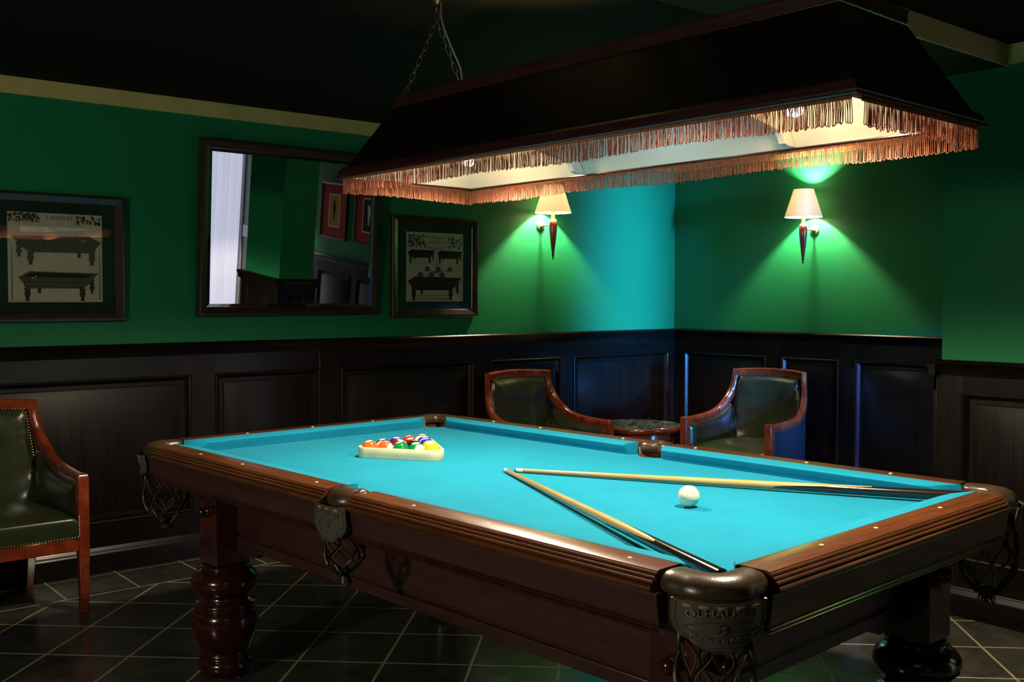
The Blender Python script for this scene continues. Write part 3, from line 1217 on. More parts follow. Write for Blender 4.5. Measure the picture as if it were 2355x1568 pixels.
# ------------------------------------------------------------------ balls, rack, cues
BR = 0.0286
ballc = {'yellow': (0.62, 0.46, 0.01), 'blue': (0.015, 0.03, 0.38), 'red': (0.60, 0.030, 0.012), 'purple': (0.060, 0.012, 0.20), 'orange': (0.80, 0.115, 0.018), 'green': (0.004, 0.20, 0.055), 'maroon': (0.26, 0.008, 0.012), 'black': (0.014, 0.014, 0.012)}
bm_c = {}


def ball(num, col, stripe, loc, face_deg, tilt, label):
    key = (col, stripe)
    if key not in bm_c:
        bm_c[key] = ball_mat(col + ('_striped' if stripe else '') + '_ball', ballc[col], stripe)
    m = MB().sphere((0, 0, 0), BR, 40, 24)
    o = m.build('pool_ball', bm_c[key])
    o.location = loc
    o.rotation_euler = Euler((math.radians(tilt[0]), math.radians(tilt[1]), math.radians(face_deg)), 'XYZ')
    vs, fs = text_polys(str(num), 0.0145, 0.0)
    vv = []
    for x, y, z in vs:
        zz = math.sqrt(max(1e-9, BR * BR - x * x - y * y))
        k = (BR + 0.00025)
        p = Vector((x, y, zz)).normalized() * k
        vv.append(tuple(p))
    t = MB().add(vv, fs).build('ball_number', M['black'], o, fix=False)
    tag(o, label, 'pool ball', 'pool balls in the rack')
    return o


ea = math.atan2(-0.862, 0.507)
e_ = Vector((math.cos(ea), math.sin(ea)))
n_ = Vector((-e_.y, e_.x))
if n_.x < 0:
    n_ = -n_
Mb = Vector((-0.093, 0.515))
rows = [
    [(5, 'orange', False), (13, 'orange', True), (6, 'green', False), (14, 'green', True), (1, 'yellow', False)],
    [(12, 'purple', True), (7, 'maroon', False), (8, 'black', False), (9, 'yellow', True)],
    [(4, 'purple', False), (15, 'maroon', True), (2, 'blue', False)],
    [(3, 'red', False), (10, 'blue', True)],
    [(11, 'red', True)],
]
names_ = {5: 'plain orange ball at the left end of the front row of the rack', 13: 'orange and cream striped ball between the plain orange and plain green balls', 6: 'plain green ball in the middle of the front row of the rack',
          14: 'green and cream striped ball beside the plain green ball', 1: 'plain yellow ball at the right end of the front row of the rack', 12: 'purple and cream striped ball behind the two orange balls', 7: 'plain maroon ball behind the plain green ball',
          8: 'black ball behind the two green balls', 9: 'yellow and cream striped ball behind the plain yellow ball', 4: 'plain purple ball in the third row of the rack', 15: 'maroon and cream striped ball in the third row of the rack', 2: 'plain blue ball in the third row behind the yellow balls',
          3: 'plain red ball in the fourth row of the rack', 10: 'blue and cream striped ball in the fourth row of the rack', 11: 'red and cream striped ball at the far tip of the rack'}
for r, row in enumerate(rows):
    for k, (num, col, st) in enumerate(row):
        c = Mb + n_ * (0.0425 + r * 0.0499) + e_ * ((k - (len(row) - 1) / 2) * 0.0576)
        wp = TW(c.x, c.y, BED + BR + 0.0005)
        face = {13: -62, 14: -88, 12: 40, 9: 55, 15: -30, 10: 62, 11: 30}.get(num, random.uniform(-20, 20))
        ball(num, col, st, wp, face, (random.uniform(-12, 12), random.uniform(-12, 12)), names_[num])

m = MB().sphere((0, 0, 0), BR, 48, 28)
cb = m.build('cue_ball', M['cueball'])
cb.location = TW(-0.003, -0.652, BED + BR + 0.0005)
tag(cb, 'single cream white cue ball on the turquoise cloth beside the cues', 'pool ball')

# triangle rack: rounded triangular ring
side_in = 0.2304 + 2 * 0.0499 * 0.0
cen2 = Mb + n_ * (0.0425 + 0.0499 * 4 / 3)
tri = []
Rr = 0.0310
cor = [Mb + n_ * 0.0425 - e_ * 0.1152, Mb + n_ * 0.0425 + e_ * 0.1152, Mb + n_ * (0.0425 + 0.1996)]
ccw = (cor[1] - cor[0]).cross(cor[2] - cor[0]) if hasattr(cor[0], 'cross') else 1


def ring_path(R, n=8):
    pts = []
    for i in range(3):
        c = cor[i]
        p = cor[i - 1]
        q = cor[(i + 1) % 3]
        d1 = (c - p).normalized()
        d2 = (q - c).normalized()
        sgn = 1 if (d1.x * d2.y - d1.y * d2.x) > 0 else -1
        n1 = Vector((d1.y, -d1.x)) * sgn
        n2 = Vector((d2.y, -d2.x)) * sgn
        a1 = math.atan2(n1.y, n1.x)
        a2 = math.atan2(n2.y, n2.x)
        while (a2 - a1) * sgn < 0:
            a2 += 2 * PI * sgn
        for j in range(n + 1):
            a = a1 + (a2 - a1) * j / n
            pts.append((c.x + R * math.cos(a), c.y + R * math.sin(a)))
    return pts


sec = [(0.0296, 0.003), (0.0302, 0.0), (0.0400, 0.0), (0.0415, 0.003), (0.0415, 0.033), (0.0398, 0.0362), (0.0312, 0.0362), (0.0296, 0.033)]
loops = [ring_path(R) for R, z in sec]
rm = MB()
rings = []
npt = len(loops[0])
for i in range(npt):
    rings.append([tuple(TW(loops[j][i][0], loops[j][i][1], BED + 0.0005 + sec[j][1])) for j in range(len(sec))])
rings.append(rings[0])
rm.loft(rings, False)
rk = rm.build('triangle_rack', M['rack'], None, sharp=35)
tag(rk, 'cream plastic triangle holding the racked balls on the table', 'ball rack')


def cue(tipp, buttp, label, seedrot):
    a = Vector(tipp)
    b = Vector(buttp)
    L = (b - a).length
    root = empty('pool_cue', tuple(a))
    q = (b - a).to_track_quat('Y', 'Z')
    root.rotation_mode = 'QUATERNION'
    root.rotation_quaternion = q @ Euler((0, seedrot, 0)).to_quaternion()

    def rad(y):
        t = y / L
        return 0.0062 + (0.0150 - 0.0062) * t
    # tip, ferrule
    MB().lathe([(0.0052, 0.0), (0.0061, 0.003), (0.0062, 0.008)], (0, 0, 0), 20, 'y').build('cue_tip', M['tip'], root)
    MB().lathe([(0.0062, 0.008), (0.0064, 0.030)], (0, 0, 0), 20, 'y', cap=False).build('ferrule', M['ferrule'], root)
    j0, j1 = L * 0.60, L * 0.80
    # shaft (ash) up to the splice and black butt with two long points, one mesh each
    seg = 32

    def split(th, y):
        return 0
    sh = MB()
    bt = MB()
    N = 30
    ys = [0.030 + (j1 - 0.030) * i / N for i in range(N + 1)]

    def halfw(th):
        # black points rise on two opposite sides: fraction of the splice that is black
        c = abs(math.cos(th))
        return j1 - (j1 - j0) * max(0.0, c ** 1.3 * 1.2 - 0.2)
    ringsA = []
    for i in range(N + 1):
        f = i / N
        ring = []
        for k in range(seg):
            th = 2 * PI * k / seg
            yend = halfw(th)
            y = 0.030 + (yend - 0.030) * f
            r = rad(y)
            ring.append((r * math.cos(th), y, r * math.sin(th)))
        ringsA.append(ring)
    sh.loft(ringsA, False)
    sh.build('shaft', M['cueash'], root)
    ringsB = []
    for i in range(13):
        f = i / 12
        ring = []
        for k in range(seg):
            th = 2 * PI * k / seg
            y0 = halfw(th)
            y = y0 + (L - 0.004 - y0) * f
            r = rad(y)
            ring.append((r * math.cos(th), y, r * math.sin(th)))
        ringsB.append(ring)
    ring = [(0.011 * math.cos(2 * PI * k / seg), L, 0.011 * math.sin(2 * PI * k / seg)) for k in range(seg)]
    ringsB.append(ring)
    bt.loft(ringsB, False)
    bt.add(ring, [tuple(range(seg))])
    bt.build('butt', M['cueblack'], root)
    tag(root, label, 'pool cue', 'pool cues on the table')
    return root


cue(TW(0.012, 0.082, BED + 0.0072), TW(-0.586, -1.172, 0.7860), 'pool cue running from the crossed tips down to the nearest corner pocket', 0.7)
cue(TW(0.030, 0.055, BED + 0.0072), TW(0.575, -1.165, BED + 0.022), 'pool cue lying across behind the cue ball to the right corner pocket', 0.2)


# ------------------------------------------------------------------ tub chairs
def smooth_path(pts, n):
    """Catmull-Rom through pts"""
    P = [Vector(p) for p in pts]
    P = [P[0] * 2 - P[1]] + P + [P[-1] * 2 - P[-2]]
    out = []
    segs = len(P) - 3
    for i in range(segs):
        p0, p1, p2, p3 = P[i:i + 4]
        k = n // segs
        for j in range(k):
            t = j / k
            out.append(0.5 * ((2 * p1) + (p2 - p0) * t + (2 * p0 - 5 * p1 + 4 * p2 - p3) * t * t + (3 * p1 - p0 - 3 * p2 + p3) * t ** 3))
    out.append(P[-2])
    return out


def make_chair():
    root = empty('tub_chair')
    # left side swoop from arm front to the back corner (x negative), then mirrored
    sidep = smooth_path([(-0.289, -0.235, 0.578), (-0.292, -0.110, 0.581), (-0.292, -0.010, 0.587), (-0.289, 0.075, 0.602), (-0.283, 0.138, 0.630), (-0.273, 0.188, 0.673), (-0.261, 0.221, 0.727), (-0.252, 0.238, 0.785), (-0.246, 0.248, 0.855)], 64)
    backp = smooth_path([(-0.246, 0.248, 0.855), (-0.170, 0.276, 0.861), (-0.085, 0.293, 0.865), (0, 0.299, 0.867), (0.085, 0.293, 0.865), (0.170, 0.276, 0.861), (0.246, 0.248, 0.855)], 60)

    def outward(p, nxt, prv):
        t = Vector((nxt.x - prv.x, nxt.y - prv.y, 0))
        if t.length < 1e-6:
            t = Vector((0, 1, 0))
        t.normalize()
        return Vector((-t.y, t.x, 0))       # path goes front->back on the left: left normal = outward (-x)

    def rail_mesh(path, mirror=False, top=False):
        n = len(path)
        rings = []
        for i, p in enumerate(path):
            a, b = path[max(i - 1, 0)], path[min(i + 1, n - 1)]
            o = outward(p, b, a)
            t = (b - a).normalized()
            up = o.cross(t)
            if up.z < 0 or (abs(up.z) < 0.2 and up.y > 0):
                up = -up
            up.normalize()
            hh = 0.046
            if top:
                up = Vector((0, 0, 1))
            sec = [(-0.017, -hh), (-0.019, -hh + 0.004), (-0.019, -0.006), (-0.013, 0.0), (0.010, 0.001), (0.016, -0.005), (0.017, -hh + 0.004), (0.014, -hh)]
            ring = []
            for q, z in sec:
                v = p + o * q + up * z
                ring.append((-v.x, v.y, v.z) if mirror else tuple(v))
            rings.append(ring)
        return MB().loft(rings)
    for mir in (False, True):
        rail_mesh(sidep, mir).build('arm_rail', M['cwood'], root, sharp=45)
    rail_mesh(backp, False, True).build('top_rail', M['cwood'], root, sharp=45)
    # front posts that run from floor to arm
    for s in (-1, 1):
        m = MB()
        rr = []
        for z, h, dx, dy in ((0.0, 0.0165, 0.0, 0.0), (0.25, 0.0215, 0.0, 0.0), (0.40, 0.0225, 0, 0), (0.56, 0.0225, 0, 0), (0.575, 0.0215, 0, 0), (0.582, 0.017, 0, 0)):
            cx, cyy = s * 0.2885 + dx, -0.257 + dy
            rr.append([(cx - h, cyy - h, z), (cx + h, cyy - h, z), (cx + h, cyy + h, z), (cx - h, cyy + h, z)])
        m.loft(rr)
        m.build('leg', M['cwood'], root, bevel=0.004)
    for s in (-1, 1):
        m = MB()
        rr = []
        for z, h, y in ((0.0, 0.015, 0.285), (0.12, 0.018, 0.250), (0.30, 0.022, 0.225)):
            cx = s * 0.215
            rr.append([(cx - h, y - h, z), (cx + h, y - h, z), (cx + h, y + h, z), (cx - h, y + h, z)])
        m.loft(rr)
        m.build('leg', M['cwood'], root, bevel=0.003)
    m = MB().box((-0.268, -0.275, 0.262), (0.268, -0.248, 0.318))
    m.build('seat_rail', M['cwood'], root, bevel=0.003)
    # full U path in plan with top height
    right = [Vector((-p.x, p.y, p.z)) for p in reversed(sidep)]
    full = list(sidep) + backp[1:-1] + right
    nS = len(full)
    cl = len(sidep) - 1
    cr = nS - len(right)
    slen = [0]
    for i in range(1, nS):
        slen.append(slen[-1] + math.hypot(full[i].x - full[i - 1].x, full[i].y - full[i - 1].y))

    def ztop(i):
        j = min(i, nS - 1 - i)
        if j <= cl:
            a, b = full[max(j - 1, 0)], full[min(j + 1, cl)]
            ds = math.hypot(b.x - a.x, b.y - a.y)
            sl = min(7.0, (b.z - a.z) / max(ds, 1e-4))
            return full[j].z - 0.043 * math.sqrt(1 + sl * sl)
        d = slen[j] - slen[cl]
        a, b = full[cl - 1], full[cl]
        sl = min(7.0, (b.z - a.z) / math.hypot(b.x - a.x, b.y - a.y))
        base = full[cl].z - 0.043 * math.sqrt(1 + sl * sl)
        return min(full[j].z - 0.043, base + sl * d)
    outs = []
    for i in range(nS):
        outs.append(outward(full[i], full[min(i + 1, nS - 1)], full[max(i - 1, 0)]))
    # smooth normals a little round the corner
    for _ in range(6):
        outs = [(outs[max(i - 1, 0)] + outs[i] * 2 + outs[min(i + 1, nS - 1)]).normalized() for i in range(nS)]
    zt = [ztop(i) for i in range(nS)]
    soft = [p.copy() for p in full]

    def gauss(seq, sig):
        res = []
        for i in range(nS):
            acc_, wt = Vector((0, 0, 0)), 0.0
            for j in range(nS):
                dd = (slen[i] - slen[j]) / sig
                if abs(dd) < 3:
                    ds_ = (slen[min(j + 1, nS - 1)] - slen[max(j - 1, 0)]) / 2 + 1e-6
                    w0 = math.exp(-dd * dd) * ds_
                    acc_ += seq[j] * w0
                    wt += w0
            res.append(acc_ / wt)
        return res
    soft = gauss(full, 0.12)
    for i in range(nS):
        k = min(1.0, min(slen[i], slen[-1] - slen[i]) / 0.22)
        soft[i] = full[i].lerp(soft[i], k)
    outs_in = [v.normalized() for v in gauss(outs, 0.10)]

    def inner(u, v):
        f = u * (nS - 1)
        i = int(min(f, nS - 2))
        k = f - i
        p = full[i].lerp(full[i + 1], k)
        o = outs_in[i].lerp(outs_in[i + 1], k)
        z1 = zt[i] * (1 - k) + zt[i + 1] * k
        z0 = 0.36
        # puffed padding, tucked along the whole border under the wood rail
        sv = slen[i] * (1 - k) + slen[i + 1] * k
        zv = z0 + (z1 - z0) * v
        db = min(math.hypot(sv - slen[j], zv - zt[j]) for j in range(nS))
        db = min(db, sv, slen[-1] - sv)
        tuck = min(1.0, db / 0.030) ** 0.55
        w_ = min(1.0, db / 0.13)
        w_ = w_ * w_ * (3 - 2 * w_)
        ps = soft[i].lerp(soft[i + 1], k)
        q = p.lerp(ps, w_) + o * (-0.011 - 0.022 * tuck - 0.012 * w_)
        return (q.x, q.y, z0 + (z1 + 0.002 - z0) * v)
    m = MB().grid(inner, nS - 1, 22)
    io = m.build('back_upholstery', M['cleather'], root, sharp=80, fix=False)
    # outside cover
    m = MB().grid(lambda u, v: (lambda i, k: (lambda p, o, z1: ((p + o * 0.010).x - 0, (p + o * 0.010).y, 0.262 + (z1 - 0.262) * v))(full[i].lerp(full[i + 1], k), outs[i].lerp(outs[i + 1], k), zt[i] * (1 - k) + zt[i + 1] * k))(int(min(u * (nS - 1), nS - 2)), u * (nS - 1) - int(min(u * (nS - 1), nS - 2))), nS - 1, 6)
    m.build('outside_cover', M['oleather'], root, sharp=80, fix=False)
    # bottom frame under the shell
    fr = MB()
    fr.sweep([tuple(Vector((p.x, p.y, 0.262)) + o * 0.006) for p, o in zip(full[2:-2], outs[2:-2])], [(-0.018, 0), (0.010, 0), (0.010, 0.026), (-0.018, 0.026)])
    fr.build('base_frame', M['cwood'], root, sharp=50)
    # seat cushion

    def halfw(y):
        if y < 0.05:
            return 0.266
        t = (y - 0.05) / 0.205
        return 0.266 * math.sqrt(max(0.0, 1 - 0.42 * t * t)) - 0.012 * t

    def seat(u, v):
        y = -0.268 + 0.508 * v
        hw = halfw(y)
        x = (2 * u - 1) * hw
        ux = abs(2 * u - 1)
        vy = abs(2 * v - 1)
        z = 0.404 + 0.040 * (1 - ux ** 2.4) * (1 - vy ** 2.6) ** 0.9
        edge = min(1, (1 - ux) * 14) ** 0.6
        z -= 0.012 * (1 - edge)
        return (x, y, z)
    m = MB()
    m.grid(seat, 28, 26)
    # rounded front edge down to the rail
    prof = [(-0.268, 0.000), (-0.2735, -0.003), (-0.277, -0.010), (-0.279, -0.024), (-0.2785, -0.055), (-0.277, -0.086)]

    def front(u, v):
        x, y, z = seat(u, 0)
        f = v * (len(prof) - 1)
        i = int(min(f, len(prof) - 2))
        k = f - i
        py = prof[i][0] * (1 - k) + prof[i + 1][0] * k
        pz = prof[i][1] * (1 - k) + prof[i + 1][1] * k
        return (x, py, z + pz * (1.0 if v < 0.99 else 1.0))
    m.grid(front, 28, 10)
    m.build('seat_cushion', M['cleather'], root, sharp=70)
    # nail heads
    nm = MB()

    def stud(p, r=0.0032):
        nm.sphere(p, r, 6, 4)
    acc = 0
    step = 0.0115
    last = None
    for i in range(0, (nS - 1) * 4 + 1):
        f = i / 4
        a = int(min(f, nS - 2))
        k = f - a
        p = full[a].lerp(full[a + 1], k)
        o = outs[a].lerp(outs[a + 1], k)
        z = zt[a] * (1 - k) + zt[a + 1] * k
        q = p - o * 0.0195
        c = Vector((q.x, q.y, z - 0.001))
        if last is None or (c - last).length >= step:
            stud(tuple(c))
            last = c
    nm.build('nail_trim', M['nail'], root)
    nm = MB()
    for i in range(46):
        stud((-0.262 + 0.524 * i / 45, -0.2795, 0.322))
    nm.build('nail_trim', M['nail'], root)
    for s in (-1, 1):
        nm = MB()
        for i in range(12):
            stud((s * 0.2635, -0.236, 0.415 + 0.0105 * i))
            stud((s * 0.268, -0.279, 0.326 + 0.0075 * i), 0.003)
            stud((s * 0.307, -0.228, 0.30 + 0.0215 * i), 0.003)
        nm.build('nail_trim', M['nail'], root)
    return root


chair = make_chair()
chair.location = (1.024, 4.644, 0)
chair.rotation_euler = (0, 0, math.radians(0.4))
tag(chair, 'olive leather tub chair alone at the far left of the long wall', 'armchair', 'leather tub chairs along the walls')
c2 = copy_tree(chair)
c2.location = (4.062, 4.59, 0)
c2.rotation_euler = (0, 0, math.radians(-2))
c2['label'] = 'olive leather tub chair left of the round marble table, back to the long wall'
c3 = copy_tree(chair)
c3.location = (4.881 + 0.238, 3.863 + 0.032, 0)
c3.rotation_euler = (0, 0, math.radians(-82.4))
c3['label'] = 'olive leather tub chair under the back wall sconce, right of the round marble table'

# ------------------------------------------------------------------ round marble side table
st = empty('side_table', (4.755, 4.46, -0.004))
tag(st, 'small round table with green marble top standing between the two far chairs', 'side table')
MB().lathe([(0.0, 0.500), (0.250, 0.500), (0.255, 0.503), (0.256, 0.512), (0.252, 0.516), (0.0, 0.516)], seg=64, cap=False).build('marble_top', M['marble'], st)
MB().lathe([(0.20, 0.478), (0.246, 0.478), (0.262, 0.484), (0.270, 0.494), (0.271, 0.504), (0.267, 0.512), (0.259, 0.514), (0.256, 0.510), (0.255, 0.499), (0.20, 0.499)], seg=64, cap=False).build('table_rim', M['cwood'], st)
MB().lathe([(0.205, 0.415), (0.214, 0.412), (0.218, 0.418), (0.216, 0.424), (0.214, 0.470), (0.219, 0.476), (0.216, 0.480), (0.205, 0.480)], seg=64, cap=False).build('apron', M['cwood'], st)
for k in range(4):
    a = k * PI / 2 + 0.5
    m = MB()
    pth = [(0.20, 0.44), (0.205, 0.34), (0.185, 0.22), (0.175, 0.12), (0.195, 0.04), (0.215, 0.0)]
    sm_ = smooth_path([(r, 0, z) for r, z in pth], 25)
    m.tube([(p.x * math.cos(a), p.x * math.sin(a), p.z) for p in sm_], [0.022 - 0.010 * min(1, i / 20) for i in range(len(sm_))], 10)
    m.build('leg', M['cwood'], st)
MB().lathe([(0.0, 0.10), (0.17, 0.10), (0.178, 0.106), (0.178, 0.116), (0.17, 0.122), (0.0, 0.122)], seg=48, cap=False).build('lower_shelf', M['cwood'], st)


# ------------------------------------------------------------------ wall sconces
def make_sconce():
    root = empty('wall_sconce')
    m = MB()
    m.lathe([(0.0001, -0.030), (0.010, -0.028), (0.013, -0.022), (0.019, -0.018), (0.021, -0.014), (0.030, -0.012), (0.034, -0.008), (0.0355, -0.003), (0.0355, 0.0)], (0, 0, 0), 32, 'y')
    m.build('wall_plate', M['brass'], root)
    m = MB()
    m.tube(smooth_path([(0, -0.024, 0), (0, -0.060, 0.0), (0, -0.100, 0.0)], 10), 0.0055, 10)
    m.build('arm', M['brass'], root)
    A = -0.122
    m = MB().lathe([(0.0001, -0.186), (0.0075, -0.185), (0.0105, -0.165), (0.015, -0.130), (0.0195, -0.095), (0.0235, -0.055), (0.0262, -0.020), (0.0268, 0.000), (0.0255, 0.012), (0.0235, 0.018)], (0, A, 0), 32)
    m.build('sconce_body', M['redwood'], root)
    m = MB().lathe([(0.0235, 0.018), (0.0240, 0.021), (0.0225, 0.026), (0.0215, 0.027), (0.0220, 0.030), (0.019, 0.034), (0.0135, 0.038), (0.0125, 0.060), (0.0135, 0.070), (0.0135, 0.100), (0.006, 0.101)], (0, A, 0), 28)
    m.build('candle_cup', M['ivory'], root)
    m = MB().lathe([(0.0001, -0.222), (0.0028, -0.218), (0.006, -0.206), (0.0045, -0.198), (0.0085, -0.194), (0.0085, -0.190), (0.0065, -0.185)], (0, A, 0), 16)
    m.build('finial', M['tipdark'], root)
    m = MB()
    z0, z1, r0, r1 = 0.078, 0.252, 0.117, 0.062
    m.loft([[(r * math.cos(2 * PI * k / 48), A + r * math.sin(2 * PI * k / 48), z) for k in range(48)] for r, z in ((r0, z0), (r1, z1), (r1 - 0.0012, z1), (r0 - 0.0012, z0), (r0, z0))], False)
    so = m.build('lamp_shade', M['shade'], root, sharp=60)
    for r, z in ((r0, z0), (r1, z1)):
        MB().tube([(r * math.cos(2 * PI * k / 48), A + r * math.sin(2 * PI * k / 48), z) for k in range(48)], 0.0014, 5, closed=True).build('shade_hem', M['shade'], so)
    m = MB().lathe([(0.006, 0.100), (0.0075, 0.108), (0.013, 0.128), (0.0155, 0.146), (0.012, 0.163), (0.005, 0.172), (0.0002, 0.1735)], (0, A, 0), 16)
    m.build('light_bulb', M['bulb'], root)
    return root, A


scL, A_ = make_sconce()
SCL = (4.386, YL, 1.780)
scL.location = SCL
tag(scL, 'lit cream-shaded sconce with red torch body, on the long wall beside the framed billiard poster', 'wall lamp', 'wall sconces with cream shades')
scB = copy_tree(scL)
scB.location = (XB, 3.823, 1.748)
scB.rotation_euler = (0, 0, -PI / 2)
scB['label'] = 'lit cream-shaded sconce with red torch body, on the back wall right of the corner'
SCC = (1.00, 1.0)
scC = copy_tree(scL)
scC.location = (XB, -0.62, 1.748)
scC.rotation_euler = (0, 0, -PI / 2)
scC['label'] = 'sconce past the pillar that lights the red framed prints in the mirror'


def sconce_light(o, e):
    l = light('sconce_bulb_light', 'POINT', (0, A_, 0.188), e, (1.0, 0.80, 0.50), 0.020, parent=o)


sconce_light(scL, 84)
sconce_light(scB, 84)
sconce_light(scC, 80)


# ------------------------------------------------------------------ framed things on the long wall
def framed(name, x0, x1, z0, z1, fw, depth, tilt, place='L', y_wall=None):
    """returns empty whose local frame: x along wall, z up from bottom edge, -y out of the wall"""
    root = empty(name)
    W_, H_ = x1 - x0, z1 - z0
    if place == 'L':
        root.location = ((x0 + x1) / 2, YL - 0.004, z0)
        root.rotation_euler = (math.radians(tilt), 0, 0)
    else:
        root.location = (XB - 0.004, (x0 + x1) / 2, z0)
        root.rotation_euler = Euler((math.radians(tilt), 0, -PI / 2), 'XYZ')
    prof = [(0.0, 0.0), (0.0, depth * 0.78), (0.004, depth * 0.95), (fw * 0.30, depth), (fw * 0.78, depth * 0.78), (fw * 0.92, depth * 0.70), (fw, depth * 0.55), (fw, 0.0)]
    a, b = -W_ / 2, W_ / 2
    m = MB()
    m.loft([[(a + n, -d, n), (b - n, -d, n), (b - n, -d, H_ - n), (a + n, -d, H_ - n)] for n, d in prof], False)
    m.build('frame', M['frame'], root, sharp=22)
    MB().box((a + 0.01, -0.006, 0.01), (b - 0.01, 0.0, H_ - 0.01)).build('backing_board', M['wains'], root)
    return root, W_, H_


def flat(mb, pts, y, mi=None):
    n = len(pts)
    mb.add([(x, y, z) for x, z in pts], [tuple(range(n))], mi)


def disc(mb, cx, cz, r, y, mi=None, n=14, sx=1.0):
    flat(mb, [(cx + r * sx * math.cos(2 * PI * k / n), cz + r * math.sin(2 * PI * k / n)) for k in range(n)], y, mi)


def draw_table(mb, cx, cz, w_, h_, y, body, topm, leg, flip=False):
    """engraved billiard table in three-quarter view, cx,cz = centre, w_ x h_"""
    s = -1 if flip else 1

    def q(pts, dy, mi):
        flat(mb, [(cx + s * px * w_, cz + pz * h_) for px, pz in pts], y - dy, mi)
    # legs behind
    q([(-0.27, -0.05), (-0.22, -0.05), (-0.23, -0.22), (-0.26, -0.22)], 0.0002, leg)
    q([(0.36, 0.20), (0.445, 0.26), (0.435, 0.05), (0.45, -0.02), (0.425, -0.16), (0.435, -0.22), (0.39, -0.22), (0.40, -0.16), (0.375, -0.02), (0.39, 0.04)], 0.0002, leg)
    # body
    q([(-0.50, 0.30), (-0.36, 0.50), (0.50, 0.46), (0.44, 0.30), (0.42, 0.18), (0.30, -0.06), (-0.42, -0.06), (-0.44, 0.12)], 0.0003, body)
    q([(-0.44, 0.31), (-0.34, 0.455), (0.44, 0.425), (0.33, 0.29)], 0.0005, topm)
    q([(-0.45, 0.17), (0.38, 0.15), (0.37, 0.125), (-0.445, 0.145)], 0.0005, leg)
    q([(-0.43, 0.03), (0.34, 0.01), (0.33, -0.01), (-0.43, 0.01)], 0.0005, leg)
    for x in (-0.39, 0.29):
        q([(x - 0.045, -0.06), (x + 0.045, -0.06), (x + 0.03, -0.14), (x + 0.04, -0.24), (x + 0.018, -0.40), (x + 0.03, -0.47), (x - 0.03, -0.47), (x - 0.018, -0.40), (x - 0.04, -0.24), (x - 0.03, -0.14)], 0.0004, leg)


def ink_text(parent, body, size, cx, cz, y, width, mat_, arch=0.0, name='lettering'):
    vs, fs = text_polys(body, size, 0.0)
    x0 = min(v[0] for v in vs)
    x1 = max(v[0] for v in vs)
    k = width / (x1 - x0)
    mb = MB().add([(cx + (v[0] - (x0 + x1) / 2) * k, y, cz + v[1] + arch * (1 - (2 * (v[0] - (x0 + x1) / 2) / (x1 - x0)) ** 2)) for v in vs], fs)
    return mb.build(name, mat_, parent, fix=False)


def scribble(mb, x0, x1, z0, z1, y, mis, n=60, seed=3):
    """small loose engraving: clusters of tiny strokes"""
    rnd = random.Random(seed)
    for _ in range(n):
        cx, cz = rnd.uniform(x0, x1), rnd.uniform(z0, z1)
        w_, h_ = rnd.uniform(0.003, 0.011), rnd.uniform(0.003, 0.014)
        a = rnd.uniform(0, PI)
        pts = []
        for k in range(5):
            t = a + 2 * PI * k / 5
            pts.append((cx + w_ * math.cos(t) * rnd.uniform(0.4, 1), cz + h_ * math.sin(t) * rnd.uniform(0.4, 1)))
        flat(mb, pts, y - rnd.uniform(0.0001, 0.0004), rnd.choice(mis))


